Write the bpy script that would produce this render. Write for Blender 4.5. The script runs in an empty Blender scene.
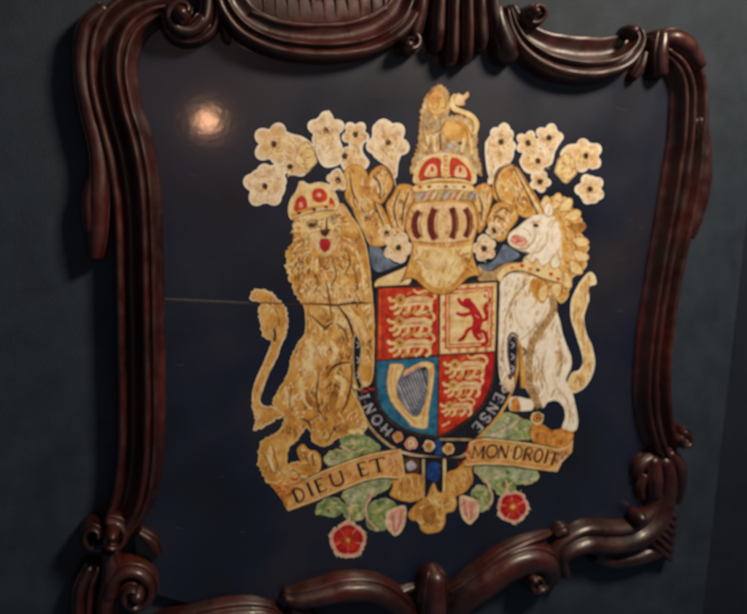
import bpy, bmesh, math, random
from mathutils import Vector, Matrix, noise
from mathutils.geometry import tessellate_polygon
random.seed(7)
S = bpy.context.scene
C = S.collection
# ------------------------------------------------------------------ camera
W0, H0, F = 747.0, 614.0, 697.0
X = Vector((2227, 107, -F)).normalized()                # wall's horizontal, seen from the camera
Z = Vector((43, 3650, F)); Z = (Z - X * Z.dot(X)).normalized()
Y = Z.cross(X)
R = Matrix((X, Y, Z))                                   # rows: world axes -> camera->world rotation
DIST = 1.0
fw = R @ Vector((0, 0, -1))
CAM = -fw * (DIST / fw.y) if fw.y > 0 else fw
CAM = Vector((-fw.x / fw.y * DIST, -DIST, -fw.z / fw.y * DIST))
def ray(x, y): return (R @ Vector((x - W0/2, -(y - H0/2), -F))).normalized()
def at(x, y, h=0.0):
    """photograph point on the plane standing h in front of the wall"""
    d = ray(x, y); t = (-h - CAM.y) / d.y
    return CAM + d * t
def px(x, y, n=1.0): return (at(x + .5, y) - at(x - .5, y)).length * n
cam = bpy.data.objects.new('camera', bpy.data.cameras.new('camera')); C.objects.link(cam)
cam.matrix_world = Matrix.Translation(CAM) @ R.to_4x4()
cam.data.sensor_width = 36; cam.data.lens = 36 * F / W0
cam.data.clip_start = .01; cam.data.clip_end = 100
cam.data.dof.use_dof = True; cam.data.dof.focus_distance = 0.4; cam.data.dof.aperture_fstop = 12
S.camera = cam
ORG = at(400, 310, 0)
# ------------------------------------------------------------------ materials
def mat(name, cols, scale=120, rough=.5, coat=.0, coat_rough=.15, bump=.0, bscale=400, detail=4, spec=.5, stretch=None, stops=None):
    m = bpy.data.materials.new(name); m.use_nodes = True
    nt = m.node_tree; N = nt.nodes; L = nt.links
    b = N['Principled BSDF']
    tc = N.new('ShaderNodeTexCoord'); mp = N.new('ShaderNodeMapping')
    L.new(tc.outputs['Object'], mp.inputs[0])
    if stretch: mp.inputs['Scale'].default_value = stretch
    n = N.new('ShaderNodeTexNoise'); n.inputs['Scale'].default_value = scale; n.inputs['Detail'].default_value = detail
    n.inputs['Roughness'].default_value = .65
    L.new(mp.outputs[0], n.inputs[0])
    r = N.new('ShaderNodeValToRGB'); L.new(n.outputs[0], r.inputs[0])
    e = r.color_ramp.elements
    k = len(cols)
    pos = stops or [.34 + .32 * i / max(1, k - 1) for i in range(k)]
    while len(e) < k: e.new(.5)
    for i in range(k):
        e[i].position = pos[i]; e[i].color = (*cols[i], 1)
    L.new(r.outputs[0], b.inputs['Base Color'])
    b.inputs['Roughness'].default_value = rough
    b.inputs['Specular IOR Level'].default_value = spec
    b.inputs['Coat Weight'].default_value = coat; b.inputs['Coat Roughness'].default_value = coat_rough
    if bump:
        n2 = N.new('ShaderNodeTexNoise'); n2.inputs['Scale'].default_value = bscale; n2.inputs['Detail'].default_value = 3
        L.new(mp.outputs[0], n2.inputs[0])
        bp = N.new('ShaderNodeBump'); bp.inputs['Strength'].default_value = bump; bp.inputs['Distance'].default_value = .001
        L.new(n2.outputs[0], bp.inputs['Height']); L.new(bp.outputs[0], b.inputs['Normal'])
        L.new(bp.outputs[0], b.inputs['Coat Normal'])
    return m
def srgb(r, g, b, k=1.0):
    f = lambda c: (c/255/12.92 if c <= 10 else ((c/255 + .055)/1.055) ** 2.4) * k
    return (f(r), f(g), f(b))
P = dict(rough=.5, coat=.25, coat_rough=.22, bump=.08, bscale=220, detail=3)
M = {}
def pm(name, *cols, scale=70, **k):
    a = dict(P); a.update(k); M[name] = mat(name, [srgb(*c) for c in cols], scale, **a)
pm('cream', (206,164,108), (224,190,142), (238,214,178))
pm('pale', (220,204,180), (240,228,206), (248,240,222))
pm('gold', (186,124,50), (210,156,74), (226,184,108), scale=50)
pm('goldlight', (214,174,106), (232,204,146), (242,224,178))
pm('golddark', (124,74,26), (166,112,46), (196,146,72))
pm('amber', (150,82,24), (206,132,52), (228,170,92))
pm('tan', (150,120,80), (186,158,112), (208,184,142))
pm('brown', (52,28,14), (84,50,24), (110,70,34))
pm('ink', (24,16,14), (38,26,20), (50,36,26))
pm('red', (160,26,12), (196,46,20), (214,74,34))
pm('crimson', (140,8,16), (180,14,22), (198,34,34))
pm('deepred', (84,12,6), (116,22,12), (134,36,20))
pm('pink', (206,120,104), (226,160,144), (238,190,176))
pm('white', (226,214,196), (242,234,220), (250,244,232))
pm('rosewhite', (196,160,124), (232,206,172), (244,228,202))
pm('blue', (22,80,120), (34,106,146), (56,126,160))
pm('royal', (12,40,100), (24,62,132), (40,84,150))
pm('greyblue', (70,84,110), (100,114,138), (122,134,154))
pm('silver', (140,142,156), (176,176,186), (204,202,208))
pm('navy', (8,10,20), (14,16,30), (24,26,40))
pm('green', (84,112,58), (128,150,88), (176,186,128))
pm('sage', (112,128,96), (158,170,132), (200,204,172))
pm('deepgreen', (52,78,40), (80,108,58), (104,132,76))
pm('lime', (160,164,84), (190,190,118), (206,200,140))
pm('ribbon', (196,132,66), (222,166,98), (236,190,126), scale=60)
pm('purple', (72,54,70), (104,84,98), (140,120,126))
# blue-black varnished board
def board():
    m = mat('dark blue varnished board', [(.0035,.0045,.010), (.005,.008,.026), (.015,.0125,.020)], 4.2, rough=.42, coat=.6, coat_rough=.10, bump=.07, bscale=95, detail=6, spec=.5)
    nt = m.node_tree; N = nt.nodes; L = nt.links
    b = N['Principled BSDF']
    tc = N.new('ShaderNodeTexCoord'); n = N.new('ShaderNodeTexNoise'); n.inputs['Scale'].default_value = 9; n.inputs['Detail'].default_value = 8
    L.new(tc.outputs['Object'], n.inputs[0])
    mr = N.new('ShaderNodeMapRange'); mr.inputs['From Min'].default_value = .3; mr.inputs['From Max'].default_value = .7
    mr.inputs['To Min'].default_value = .34; mr.inputs['To Max'].default_value = .52
    L.new(n.outputs[0], mr.inputs['Value']); L.new(mr.outputs[0], b.inputs['Roughness'])
    return m
M['board'] = board()
M['crackline'] = mat('crack filler', [(.05,.045,.045), (.1,.09,.085)], 200, rough=.7)
M['crackdark'] = mat('crack shadow gap', [(.012,.008,.008), (.04,.02,.012)], 200, rough=.8)
M['wood'] = mat('dark carved mahogany', [(.010,.0022,.0017), (.030,.0046,.0034), (.062,.0095,.0062)], 13, rough=.46, coat=.28, coat_rough=.22, bump=.55, bscale=70, detail=7, stretch=(1,1,.6))
_m = M['wood']; _t = _m.node_tree; _n = _t.nodes.new('ShaderNodeTexNoise'); _n.inputs['Scale'].default_value = 38; _n.inputs['Detail'].default_value = 7
_r = _t.nodes.new('ShaderNodeMapRange'); _r.inputs['From Min'].default_value = .35; _r.inputs['From Max'].default_value = .65; _r.inputs['To Min'].default_value = .3; _r.inputs['To Max'].default_value = .62
_c = _t.nodes.new('ShaderNodeTexCoord'); _t.links.new(_c.outputs['Object'], _n.inputs[0]); _t.links.new(_n.outputs[0], _r.inputs['Value']); _t.links.new(_r.outputs[0], _t.nodes['Principled BSDF'].inputs['Roughness'])
_r2 = _t.nodes.new('ShaderNodeMapRange'); _r2.inputs['From Min'].default_value = .4; _r2.inputs['From Max'].default_value = .6; _r2.inputs['To Min'].default_value = .08; _r2.inputs['To Max'].default_value = .42
_t.links.new(_n.outputs[0], _r2.inputs['Value']); _t.links.new(_r2.outputs[0], _t.nodes['Principled BSDF'].inputs['Coat Weight'])
M['wall'] = mat('blue grey wall paint', [(.013,.0205,.032), (.0185,.028,.042), (.025,.036,.053)], 14, rough=.7, bump=.5, bscale=260, detail=8, spec=.3)
M['wall2'] = mat('dark blue wall paint', [(.009,.014,.023), (.013,.018,.029)], 12, rough=.8, bump=.4, bscale=260, detail=6, spec=.2)
# ------------------------------------------------------------------ helpers
def link(name, me, parent=None, label=None, world=False):
    o = bpy.data.objects.new(name, me); C.objects.link(o)
    if parent: o.parent = parent
    if label: o['label'] = label
    return o
def cr(pts, n=5, closed=True):
    k = len(pts); out = []
    rng = range(k) if closed else range(k - 1)
    for i in rng:
        if closed: a, b, c, d = pts[i-1], pts[i], pts[(i+1) % k], pts[(i+2) % k]
        else: a, b, c, d = pts[max(i-1, 0)], pts[i], pts[i+1], pts[min(i+2, k-1)]
        for j in range(n):
            t = j / n
            out.append(tuple(.5*((2*q) + (-p+r)*t + (2*p-5*q+4*r-s)*t*t + (-p+3*q-3*r+s)*t**3) for p, q, r, s in zip(a, b, c, d)))
    if not closed: out.append(tuple(pts[-1]))
    return out
def area(p): return sum(p[i-1][0]*p[i][1] - p[i][0]*p[i-1][1] for i in range(len(p))) / 2
def inset(p, w):
    s = 1 if area(p) > 0 else -1; k = len(p); o = []
    for i in range(k):
        ax, ay = p[i-1]; bx, by = p[(i+1) % k]
        dx, dy = bx-ax, by-ay; l = math.hypot(dx, dy) or 1
        o.append((p[i][0] - s*dy/l*w, p[i][1] + s*dx/l*w))
    return o
def inside(x, y, p):
    r = False; j = len(p) - 1
    for i in range(len(p)):
        if (p[i][1] > y) != (p[j][1] > y) and x < (p[j][0]-p[i][0])*(y-p[i][1])/(p[j][1]-p[i][1]) + p[i][0]: r = not r
        j = i
    return r
PANEL = .014
LV = .00013
class Art:
    """flat painted shapes lying on the board, layer over layer, as one mesh"""
    def __init__(s, name, parent, level, label=None):
        s.name, s.parent, s.level, s.label = name, parent, level, label
        s.v, s.f, s.m, s.ms, s.c = [], [], [], [], 0
    def mi(s, m):
        if m not in s.ms: s.ms.append(m)
        return s.ms.index(m)
    def h(s, up=0):
        s.c += 1
        return PANEL + LV * s.level + up * .000009 + (s.c % 30) * .0000003
    def face(s, pts, m, up=0):
        h = s.h(up); b = len(s.v)
        s.v += [at(x, y, h) - ORG for x, y in pts]
        for t in tessellate_polygon([[Vector((x, -y, 0)) for x, y in pts]]):
            s.f.append(tuple(b + i for i in t)); s.m.append(s.mi(m))
    def poly(s, pts, m, up=0, smooth=True, jit=.35, edge=None, ew=1.5, n=5, rag=None, per=5.0):
        p = cr(pts, n) if smooth else list(pts)
        if rag:
            q = []
            for i in range(len(p)):
                a_, b_ = p[i-1], p[i]; l = math.hypot(b_[0]-a_[0], b_[1]-a_[1]); k = max(1, int(l/1.2))
                q += [(a_[0]+(b_[0]-a_[0])*j/k, a_[1]+(b_[1]-a_[1])*j/k) for j in range(k)]
            o = inset(q, 1.0); acc = 0; p = []
            for i in range(len(q)):
                acc += math.hypot(q[i][0]-q[i-1][0], q[i][1]-q[i-1][1])
                ph = (acc/per + 1.6*noise.noise((q[i][0]*.2, q[i][1]*.2, 5))) % 1
                am = rag(*q[i]) if callable(rag) else rag
                w_ = am * (abs(math.sin(math.pi*ph)) if per > 7 else (1-ph)) - am*.3
                p.append((q[i][0] - (o[i][0]-q[i][0])*w_, q[i][1] - (o[i][1]-q[i][1])*w_))
        if jit: p = [(x + jit*noise.noise((x*.45, y*.45, 3)), y + jit*noise.noise((x*.45, y*.45, 9))) for x, y in p]
        if edge:
            s.face(p, edge, up); p = inset(p, ew); up += .5
        s.face(p, m, up)
        return p
    def dot(s, x, y, rx, ry, m, up=0, a=0, n=14, wob=.12):
        p = []
        for i in range(n):
            t = i * 2*math.pi/n; q = 1 + wob*random.uniform(-1, 1)
            u, w = rx*q*math.cos(t), ry*q*math.sin(t)
            p.append((x + u*math.cos(a) - w*math.sin(a), y + u*math.sin(a) + w*math.cos(a)))
        s.face(p, m, up)
    def stroke(s, pts, w, m, up=0, smooth=True, taper=0, n=5, w2=None):
        p = cr(pts, n, False) if smooth and len(pts) > 2 else list(pts)
        h = s.h(up); b = len(s.v); k = len(p)
        for i in range(k):
            ax, ay = p[max(i-1, 0)]; bx, by = p[min(i+1, k-1)]
            dx, dy = bx-ax, by-ay; l = math.hypot(dx, dy) or 1
            t = i/(k-1); ww = w + ((w2 - w)*t if w2 is not None else 0)
            q = ww/2 * (1 - taper*abs(2*t-1)**2)
            for sg in (1, -1): s.v.append(at(p[i][0] - sg*dy/l*q, p[i][1] + sg*dx/l*q, h) - ORG)
        for i in range(k-1):
            s.f.append((b+2*i, b+2*i+1, b+2*i+3, b+2*i+2)); s.m.append(s.mi(m))
    def fur(s, poly, n, mats, ln, w, ang, up=1, curl=.5, spread=.5, seed=1):
        rnd = random.Random(seed)
        xs = [q[0] for q in poly]; ys = [q[1] for q in poly]; c = 0; tries = 0
        while c < n and tries < n*30:
            tries += 1
            x, y = rnd.uniform(min(xs), max(xs)), rnd.uniform(min(ys), max(ys))
            if not inside(x, y, poly): continue
            a = (ang(x, y) if callable(ang) else ang) + rnd.gauss(0, spread)
            l = ln * rnd.uniform(.5, 1.3); b = a + rnd.choice((-1, 1))*curl
            e = (x + math.cos(a)*l*.5 + math.cos(b)*l*.5, y + math.sin(a)*l*.5 + math.sin(b)*l*.5)
            if not inside(*e, poly): continue
            s.stroke([(x, y), (x + math.cos(a)*l*.5, y + math.sin(a)*l*.5), e], w*rnd.uniform(.6, 1.3), rnd.choice(mats), up + rnd.random(), taper=.85, n=3)
            c += 1
    def shade(s, cx, cy, rx, ry, n, mats, ln=6, w=1.6, ang=1.6, up=2.2, clip=None, seed=0, spread=.5):
        rnd = random.Random(seed + int(cx*7 + cy))
        for _ in range(n):
            x, y = rnd.gauss(cx, rx*.5), rnd.gauss(cy, ry*.5)
            a = ang + rnd.gauss(0, spread); l = ln*rnd.uniform(.5, 1.3)
            e = (x + l*math.cos(a), y + l*math.sin(a))
            if clip and not (inside(x, y, clip) and inside(*e, clip)): continue
            s.stroke([(x, y), ((x+e[0])/2 + rnd.uniform(-.8,.8), (y+e[1])/2), e], w*rnd.uniform(.5, 1.3), rnd.choice(mats), up + rnd.random()*.8, taper=.85, n=3)
    def done(s):
        me = bpy.data.meshes.new(s.name); me.from_pydata(s.v, [], s.f)
        for m in s.ms: me.materials.append(M[m])
        me.polygons.foreach_set('material_index', s.m)
        bm = bmesh.new(); bm.from_mesh(me)
        for f in bm.faces:
            f.normal_update()
            if f.normal.y > 0: f.normal_flip()
        bm.to_mesh(me); bm.free()
        return link(s.name, me, s.parent, s.label)
# ------------------------------------------------------------------ setting
def box(name, x0, x1, y0, y1, z0, z1, m):
    bm = bmesh.new()
    bmesh.ops.create_cube(bm, size=1, matrix=Matrix.Translation(((x0+x1)/2, (y0+y1)/2, (z0+z1)/2)) @ Matrix.Diagonal((x1-x0, y1-y0, z1-z0, 1)))
    me = bpy.data.meshes.new(name); 
    bmesh.ops.bevel(bm, geom=[e for e in bm.edges], offset=.004, segments=2, affect='EDGES')
    bm.to_mesh(me); bm.free(); me.materials.append(m)
    return link(name, me)
ex = at(728, 400).x
w = box('wall', -3.0, ex, 0, .3, -1.6, 2.0, M['wall']); w['kind'] = 'structure'
w = box('recessed_wall', ex + .001, 3.5, .10, .32, -1.6, 2.0, M['wall2']); w['kind'] = 'structure'
# ------------------------------------------------------------------ the thing
root = bpy.data.objects.new('framed_coat_of_arms', None); C.objects.link(root)
root.location = ORG
root['label'] = 'royal coat of arms painted on a dark blue board in a scrolled mahogany frame'
root['category'] = 'wall plaque'
# board
outl = [(122,20),(200,20),(260,30),(320,35),(400,35),(480,40),(530,50),(580,60),(630,60),(668,75),(690,110),(680,170),(668,240),(655,320),(650,380),(660,440),(655,500),(640,530),(590,540),(530,560),(470,580),(400,598),(320,606),(220,612),(140,590),(135,540),(146,450),(143,380),(140,300),(136,200),(122,110),(112,60)]
bm = bmesh.new()
fv = [bm.verts.new(at(x, y, PANEL) - ORG) for x, y in outl]
bv = [bm.verts.new(Vector(v.co) + Vector((0, PANEL - .0005, 0))) for v in fv]
for t in tessellate_polygon([[Vector((v.co.x, v.co.z, 0)) for v in fv]]):
    bm.faces.new([fv[i] for i in t])
for i in range(len(fv)): bm.faces.new((fv[i-1], fv[i], bv[i], bv[i-1]))
bmesh.ops.recalc_face_normals(bm, faces=bm.faces)
me = bpy.data.meshes.new('painted_board'); bm.to_mesh(me); bm.free(); me.materials.append(M['board'])
board_o = link('painted_board', me, root, 'dark blue varnished board behind the arms')
a = Art('crack', board_o, 1)
a.stroke([(160,298.5),(180,299.3),(205,300.6),(226,301.5),(250,302.6)], 1.5, 'crackline', taper=.4)
a.stroke([(163,300.2),(205,302.2),(250,304.2),(300,304.2)], .9, 'crackdark')
a.done(); rnd = random.Random(5)
for _ in range(14):
    a = Art('scratch', board_o, 1)
    x, y = rnd.choice([rnd.uniform(170, 250), rnd.uniform(600, 640)]), rnd.uniform(90, 550); t = rnd.gauss(0, .25); l = rnd.uniform(3, 14)
    a.stroke([(x, y), (x + l*math.cos(t)*.5, y + l*math.sin(t)*.5 + .4), (x + l*math.cos(t), y + l*math.sin(t))], .35, 'crackline', taper=.8); a.done()
# ---------------------------------------------------------------- foliage, roses, thistles (lowest layer)
def leaf(pts, m='green', lvl=1, edge='sage', seed=0, ang=.3, name='leaf'):
    a = Art(name, root, lvl)
    p = a.poly(pts, m, edge='sage' if m == 'green' else 'lime', ew=1.1, rag=1.6, per=8.5, jit=.8)
    rnd = random.Random(seed); xs = [q[0] for q in p]; ys = [q[1] for q in p]
    for i in range(16):
        x, y = rnd.uniform(min(xs), max(xs)), rnd.uniform(min(ys), max(ys))
        if inside(x, y, inset(p, 3)): a.dot(x, y, rnd.uniform(1.5, 3.6), rnd.uniform(1, 2.4), rnd.choice(['lime','sage','deepgreen','green','lime']), 1 + i*.05, rnd.uniform(0, 3))
    a.fur(inset(p, 1), 20, ['deepgreen', 'sage', 'lime', 'rosewhite'], 7, .9, ang, seed=seed, up=2)
    a.done()
leaf([(340,436),(350,431),(360,433),(372,440),(380,449),(370,456),(352,461),(338,466),(336,458),(343,450)], 'green', 1, seed=1)
leaf([(326,456),(334,450),(344,452),(347,458),(341,463),(330,465),(325,462)], 'sage', 1.4, seed=2)
leaf([(343,440),(350,434),(360,436),(364,444),(358,452),(348,452)], 'green', 1.6, 'sage', seed=3)
leaf([(487,424),(496,416),(508,413),(522,419),(533,424),(533,437),(520,440),(505,441),(478,440)], 'sage', 1, 'green', seed=4)
leaf([(513,425),(522,421),(532,424),(533,434),(524,438),(514,435)], 'green', 1.4, seed=5)
leaf([(316,508),(324,500),(334,498),(342,502),(344,508),(338,515),(326,516),(317,513)], 'green', 1, seed=6)
leaf([(342,496),(352,488),(362,484),(378,479),(391,480),(388,488),(376,494),(368,502),(362,508),(352,506)], 'sage', 1.3, 'sage', seed=7)
leaf([(343,508),(352,502),(364,505),(365,514),(358,521),(347,519)], 'green', 1.6, seed=8)
leaf([(370,506),(378,500),(390,500),(397,508),(394,518),(384,529),(371,529),(367,520)], 'green', 1.2, 'sage', seed=9)
leaf([(474,467),(490,464),(512,466),(534,470),(538,476),(532,483),(520,484),(508,482),(500,490),(490,486),(480,478)], 'sage', 1, 'sage', seed=10)
leaf([(494,482),(504,477),(514,480),(515,489),(506,495),(497,493)], 'green', 1.6, seed=11)
leaf([(471,493),(478,486),(488,488),(492,497),(489,508),(480,511),(473,503)], 'green', 1.2, 'sage', seed=12)
def rose(x, y, r, sx=1.0, rot=0, seed=0):
    a = Art('rose', root, 2.2, 'red rose with pale pink rim'); rnd = random.Random(seed)
    for i in range(5):
        t = rot + i*2*math.pi/5 + .6
        a.poly([(x + sx*(r+4)*math.cos(t), y + (r+4)*math.sin(t)), (x + sx*r*.7*math.cos(t+.25), y + r*.7*math.sin(t+.25)), (x + sx*r*.7*math.cos(t-.25), y + r*.7*math.sin(t-.25))], 'sage', 0, False)
    pts = []
    for i in range(40):
        t = rot + i*2*math.pi/40; q = r*(.93 + .1*abs(math.sin(2.5*(t-rot))))
        pts.append((x + sx*q*math.cos(t), y + q*math.sin(t)))
    a.poly(pts, 'pink', 1, False, rag=2.2, per=8, edge='rosewhite', ew=.9)
    a.poly([(x + (px_-x)*.84, y + (py_-y)*.84) for px_, py_ in pts], 'crimson', 2, False)
    for i in range(5):
        t = rot + i*2*math.pi/5
        a.stroke([(x + sx*r*.3*math.cos(t), y + r*.3*math.sin(t)), (x + sx*r*.8*math.cos(t), y + r*.8*math.sin(t))], 1.3, 'pink', 3, False, .5)
        a.stroke([(x + sx*r*.55*math.cos(t+j), y + r*.55*math.sin(t+j)) for j in (.2,.5,.75,1.05)], 2.0, 'red', 3, taper=.6)
    pts2 = [(x + (px_-x)*.45, y + (py_-y)*.45) for px_, py_ in pts]
    a.poly(pts2, 'red', 4, False)
    for i in range(12):
        t = rnd.uniform(0, 6.28); q = rnd.uniform(.45, .8)*r
        a.dot(x + sx*q*math.cos(t), y + q*math.sin(t), 1.5, 1, rnd.choice(['red','crimson','deepred']), 3.5)
    a.dot(x, y, 3.2, 3, 'amber', 5); a.dot(x, y, 1.5, 1.5, 'cream', 6)
    a.done()
rose(348, 540, 17.5, 1.0, .3, 1)
rose(513, 507, 15.5, .98, .8, 2)
def thistle(cx, cy, s, flip):
    a = Art('thistle', root, 2.0, 'pale pink thistle head')
    q = lambda l: [(cx + flip*x*s, cy + y*s) for x, y in l]
    a.poly(q([(-9,-8),(-1,-13),(10,-15),(11,-4),(8,8),(1,15),(-4,12),(-9,5)]), 'pink', edge='rosewhite', ew=3)
    a.poly(q([(-2,-4),(4,-9),(7,-2),(5,6),(0,8),(-4,2)]), 'pink', 1); a.poly(q([(0,-5),(5,-8),(8,0),(3,5)]), 'pink', 1.5)
    for k in range(7): a.stroke(q([(-8+2.5*k, -6-k), (-5+1.6*k, 2), (-2+k*.7, 11)]), .9, ['rosewhite','pink','crimson','sage'][k % 4], 2, taper=.6)
    a.done()
thistle(395, 521, 1.0, 1)
thistle(470, 510, .95, -1)
# ---------------------------------------------------------------- mantling of ermine plumes
def plume(pts, spots=(), m='cream', edge='white', lvl=2.0, ew=2.6, seed=0, folds=(), hatch=10, ang=1.2, lobe=None):
    a = Art('ermine_plume', root, lvl)
    p = inset(cr(pts, 5), 2.6); K = 5; rings = []
    for x, y in spots:
        R_ = lobe if lobe else min(18, max(6.5, min(math.hypot(x-u, y-v) for u, v in pts)*1.03)); ph = (x*1.7 + y) % 6.28
        ring = lambda k, am=.42: [(x + (R_*(1 + am*abs(math.sin(K*.5*(t + ph))) - am*.4) - k)*math.cos(t), y + (R_*(1 + am*abs(math.sin(K*.5*(t + ph))) - am*.4) - k)*math.sin(t)) for t in [j*2*math.pi/50 for j in range(50)]]
        rings.append((x, y, R_, ph, ring(0), ring(ew*.6), ring(ew*1.5)))
    a.face(p, edge, 0)
    for q in rings: a.face(q[4], edge, .2)
    a.face(inset(p, ew*.6), 'rosewhite', .6)
    for q in rings: a.face(q[5], 'rosewhite', .8)
    mm = 'rosewhite' if seed % 2 else 'cream'
    a.face(inset(p, ew*1.5), mm, 1.2)
    for q in rings: a.face(q[6], mm, 1.4)
    a.fur(inset(p, 1.5), hatch, ['rosewhite', 'goldlight', 'tan', 'pale', 'pale'], 8, 1.1, ang, seed=seed, up=2)
    cx = sum(q[0] for q in p)/len(p); cy = sum(q[1] for q in p)/len(p)
    inn = [(cx + (x-cx)*.62, cy + (y-cy)*.62) for x, y in p]
    a.fur(inn, hatch*2, ['goldlight', 'gold', 'cream', 'cream', 'tan'], 6, 1.5, ang, seed=seed+50, up=1.4, spread=.8)
    for i, (x, y, R_, ph, *_q) in enumerate(rings):
        for j in range(K):
            t = 2*math.pi*j/K - ph
            a.stroke([(x + R_*.5*math.cos(t), y + R_*.5*math.sin(t)), (x + R_*.95*math.cos(t+.12), y + R_*.95*math.sin(t+.12))], .9, random.choice(['goldlight','tan','gold']), 2.75, False, .6)
        a.shade(x + 2, y + 3, R_*.6, R_*.6, 12, ['goldlight', 'gold', 'tan', 'rosewhite'], 4, 1.4, up=2.75, seed=i, spread=1.5)
        a.dot(x, y, 3.0, 3.3, 'brown', 3.8); a.dot(x + .4, y + .6, 1.8, 2.3, 'ink', 4)
        a.stroke([(x-1.4, y+2), (x-2, y+5)], .8, 'golddark', 3.9, False); a.stroke([(x+1.4, y+2), (x+2.2, y+4.6)], .8, 'golddark', 3.5, False)
    a.done()
plume([(246,185),(247,176),(252,169),(262,165),(273,162),(282,158),(290,168),(287,178),(288,189),(284,198),(276,204),(264,206),(252,205),(250,197)], [(265,186)], seed=1)
plume([(254,138),(258,134),(264,129),(273,125),(283,127),(292,131),(303,134),(312,140),(318,148),(312,168),(305,178),(295,178),(288,174),(284,164),(273,162),(262,161),(258,154),(257,146)], [(274,144),(290,167)], lvl=2.3, seed=2, hatch=24)
plume([(344,131),(347,126),(352,124),(360,123),(366,129),(368,139),(365,150),(372,162),(366,172),(352,176),(342,172),(338,160),(346,146)], [(355.5,134.5),(344.5,156)], lvl=2.2, seed=4)
plume([(308,131),(310,122),(317,115),(324,112),(329,112),(331,116),(338,118),(343,127),(342,137),(346,150),(344,162),(338,168),(326,170),(318,164),(313,150),(315,141)], [(326,130)], lvl=2.5, seed=3, hatch=22)
plume([(369,142),(371,127),(376,119),(384,116),(391,119),(397,124),(403,129),(406,139),(405,152),(401,163),(399,178),(392,180),(384,168),(376,162),(370,155)], [(388,142)], lvl=2.6, seed=5, hatch=24)
plume([(328,173),(334,167),(342,170),(347,178),(343,188),(336,189),(329,184)], [(338,180)], lvl=2.1, seed=6, hatch=5)
# tassel boss left and right
def boss(cx, cy, w, h):
    a = Art('tassel', root, 3.0, 'gold hatched tassel')
    p = [(cx + w*math.cos(t)*(1+.1*math.sin(5*t)), cy + h*math.sin(t)*(1+.1*math.cos(4*t))) for t in [i*.314 for i in range(20)]]
    a.poly(p, 'goldlight', smooth=False, edge='tan', ew=1.4)
    a.fur(p, 26, ['golddark', 'tan', 'gold', 'brown'], 5, .9, .8, spread=1.4, seed=int(cx)); a.done()
boss(306, 157, 11, 15); boss(566, 168, 11, 14)
# mirrored side
plume([(483,159),(483,143),(489,133),(495,131),(497,124),(504,120),(511,124),(514,134),(516,144),(516,157),(510,166),(500,170),(492,184),(486,176)], [(501,142)], lvl=2.6, seed=7, hatch=22)
plume([(518,142),(521,135),(529,133),(537,138),(542,148),(548,160),(546,170),(536,176),(524,174),(517,162),(520,152)], [(528,143),(538,161)], lvl=2.2, seed=8)
plume([(538,134),(545,127),(555,125),(561,131),(564,141),(558,151),(554,165),(545,168),(541,152)], [(549,137.5)], lvl=2.4, seed=9)
plume([(558,152),(566,143),(578,141),(590,140),(597,144),(601,152),(600,164),(594,172),(584,169),(578,172),(568,168),(560,162)], [(586,155.5)], lvl=2.5, seed=10)
plume([(578,184),(582,177),(589,173),(598,176),(602,188),(600,203),(590,206),(581,202),(576,193)], [(590,189)], lvl=2.4, seed=11)
plume([(532,178),(538,172),(546,172),(549,180),(543,190),(535,192)], [(540,181.5)], lvl=2.3, seed=12, hatch=5)
# gold scrolls beside helmet
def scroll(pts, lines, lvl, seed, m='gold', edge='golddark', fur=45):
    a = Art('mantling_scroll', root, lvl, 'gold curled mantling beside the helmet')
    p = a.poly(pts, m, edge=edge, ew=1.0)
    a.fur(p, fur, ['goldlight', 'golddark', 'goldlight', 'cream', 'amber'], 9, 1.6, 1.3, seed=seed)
    q = inset(p, 1.4); cx = sum(u[0] for u in p)/len(p); cy = sum(u[1] for u in p)/len(p)
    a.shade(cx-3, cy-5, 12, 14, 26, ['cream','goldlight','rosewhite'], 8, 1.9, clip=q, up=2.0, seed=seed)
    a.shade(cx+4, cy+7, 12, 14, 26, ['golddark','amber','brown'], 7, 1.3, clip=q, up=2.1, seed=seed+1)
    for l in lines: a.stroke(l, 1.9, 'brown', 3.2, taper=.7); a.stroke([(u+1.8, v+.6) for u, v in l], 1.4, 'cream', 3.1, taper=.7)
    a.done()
scroll([(344,172),(352,164),(364,168),(370,180),(374,196),(382,206),(390,222),(392,234),(388,243),(380,247),(370,244),(362,230),(354,212),(345,197),(346,184)], [[(350,172),(352,190),(360,206),(370,220)], [(372,196),(378,212),(384,226)], [(369,245),(361,229),(352,211)]], 3.0, 21)
scroll([(368,178),(372,170),(382,165),(390,172),(393,184),(388,196),(381,204),(372,200),(368,190)], [[(374,174),(380,186),(380,198)], [(385,165),(391,174),(394,186)]], 3.3, 22)
scroll([(386,206),(392,195),(398,185),(409,184),(416,190),(415,200),(408,213),(405,228),(404,240),(396,238),(391,224)], [[(400,190),(394,208),(398,228)], [(410,190),(404,206),(402,226)]], 3.4, 23)
scroll([(492,186),(497,172),(507,163),(518,168),(525,178),(533,190),(540,204),(536,214),(526,218),(514,212),(502,204),(494,198)], [[(497,196),(495,182),(502,169),(512,165)], [(510,205),(500,200),(496,190)], [(520,180),(528,194),(533,208)], [(512,186),(518,198)]], 3.0, 24)
scroll([(490,212),(495,204),(505,202),(516,208),(518,218),(510,230),(505,239),(497,241),(490,232),(487,222)], [[(494,214),(504,208),(512,214)], [(493,222),(497,216),(506,222)]], 3.3, 25)
scroll([(472,192),(483,183),(492,188),(492,201),(488,214),(484,228),(478,232),(476,212)], [[(478,194),(482,206),(481,222)], [(488,190),(487,206)]], 3.4, 26)
plume([(385,250),(387,240),(395,235),(405,237),(411,245),(410,256),(403,263),(394,264),(387,258)], [(398.5,247.5)], lvl=3.8, seed=13, hatch=6, ew=1.4)
plume([(381,230),(388,226),(395,232),(392,240),(384,240)], [(387,233.5)], lvl=3.6, seed=14, hatch=2, ew=1.0)
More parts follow.
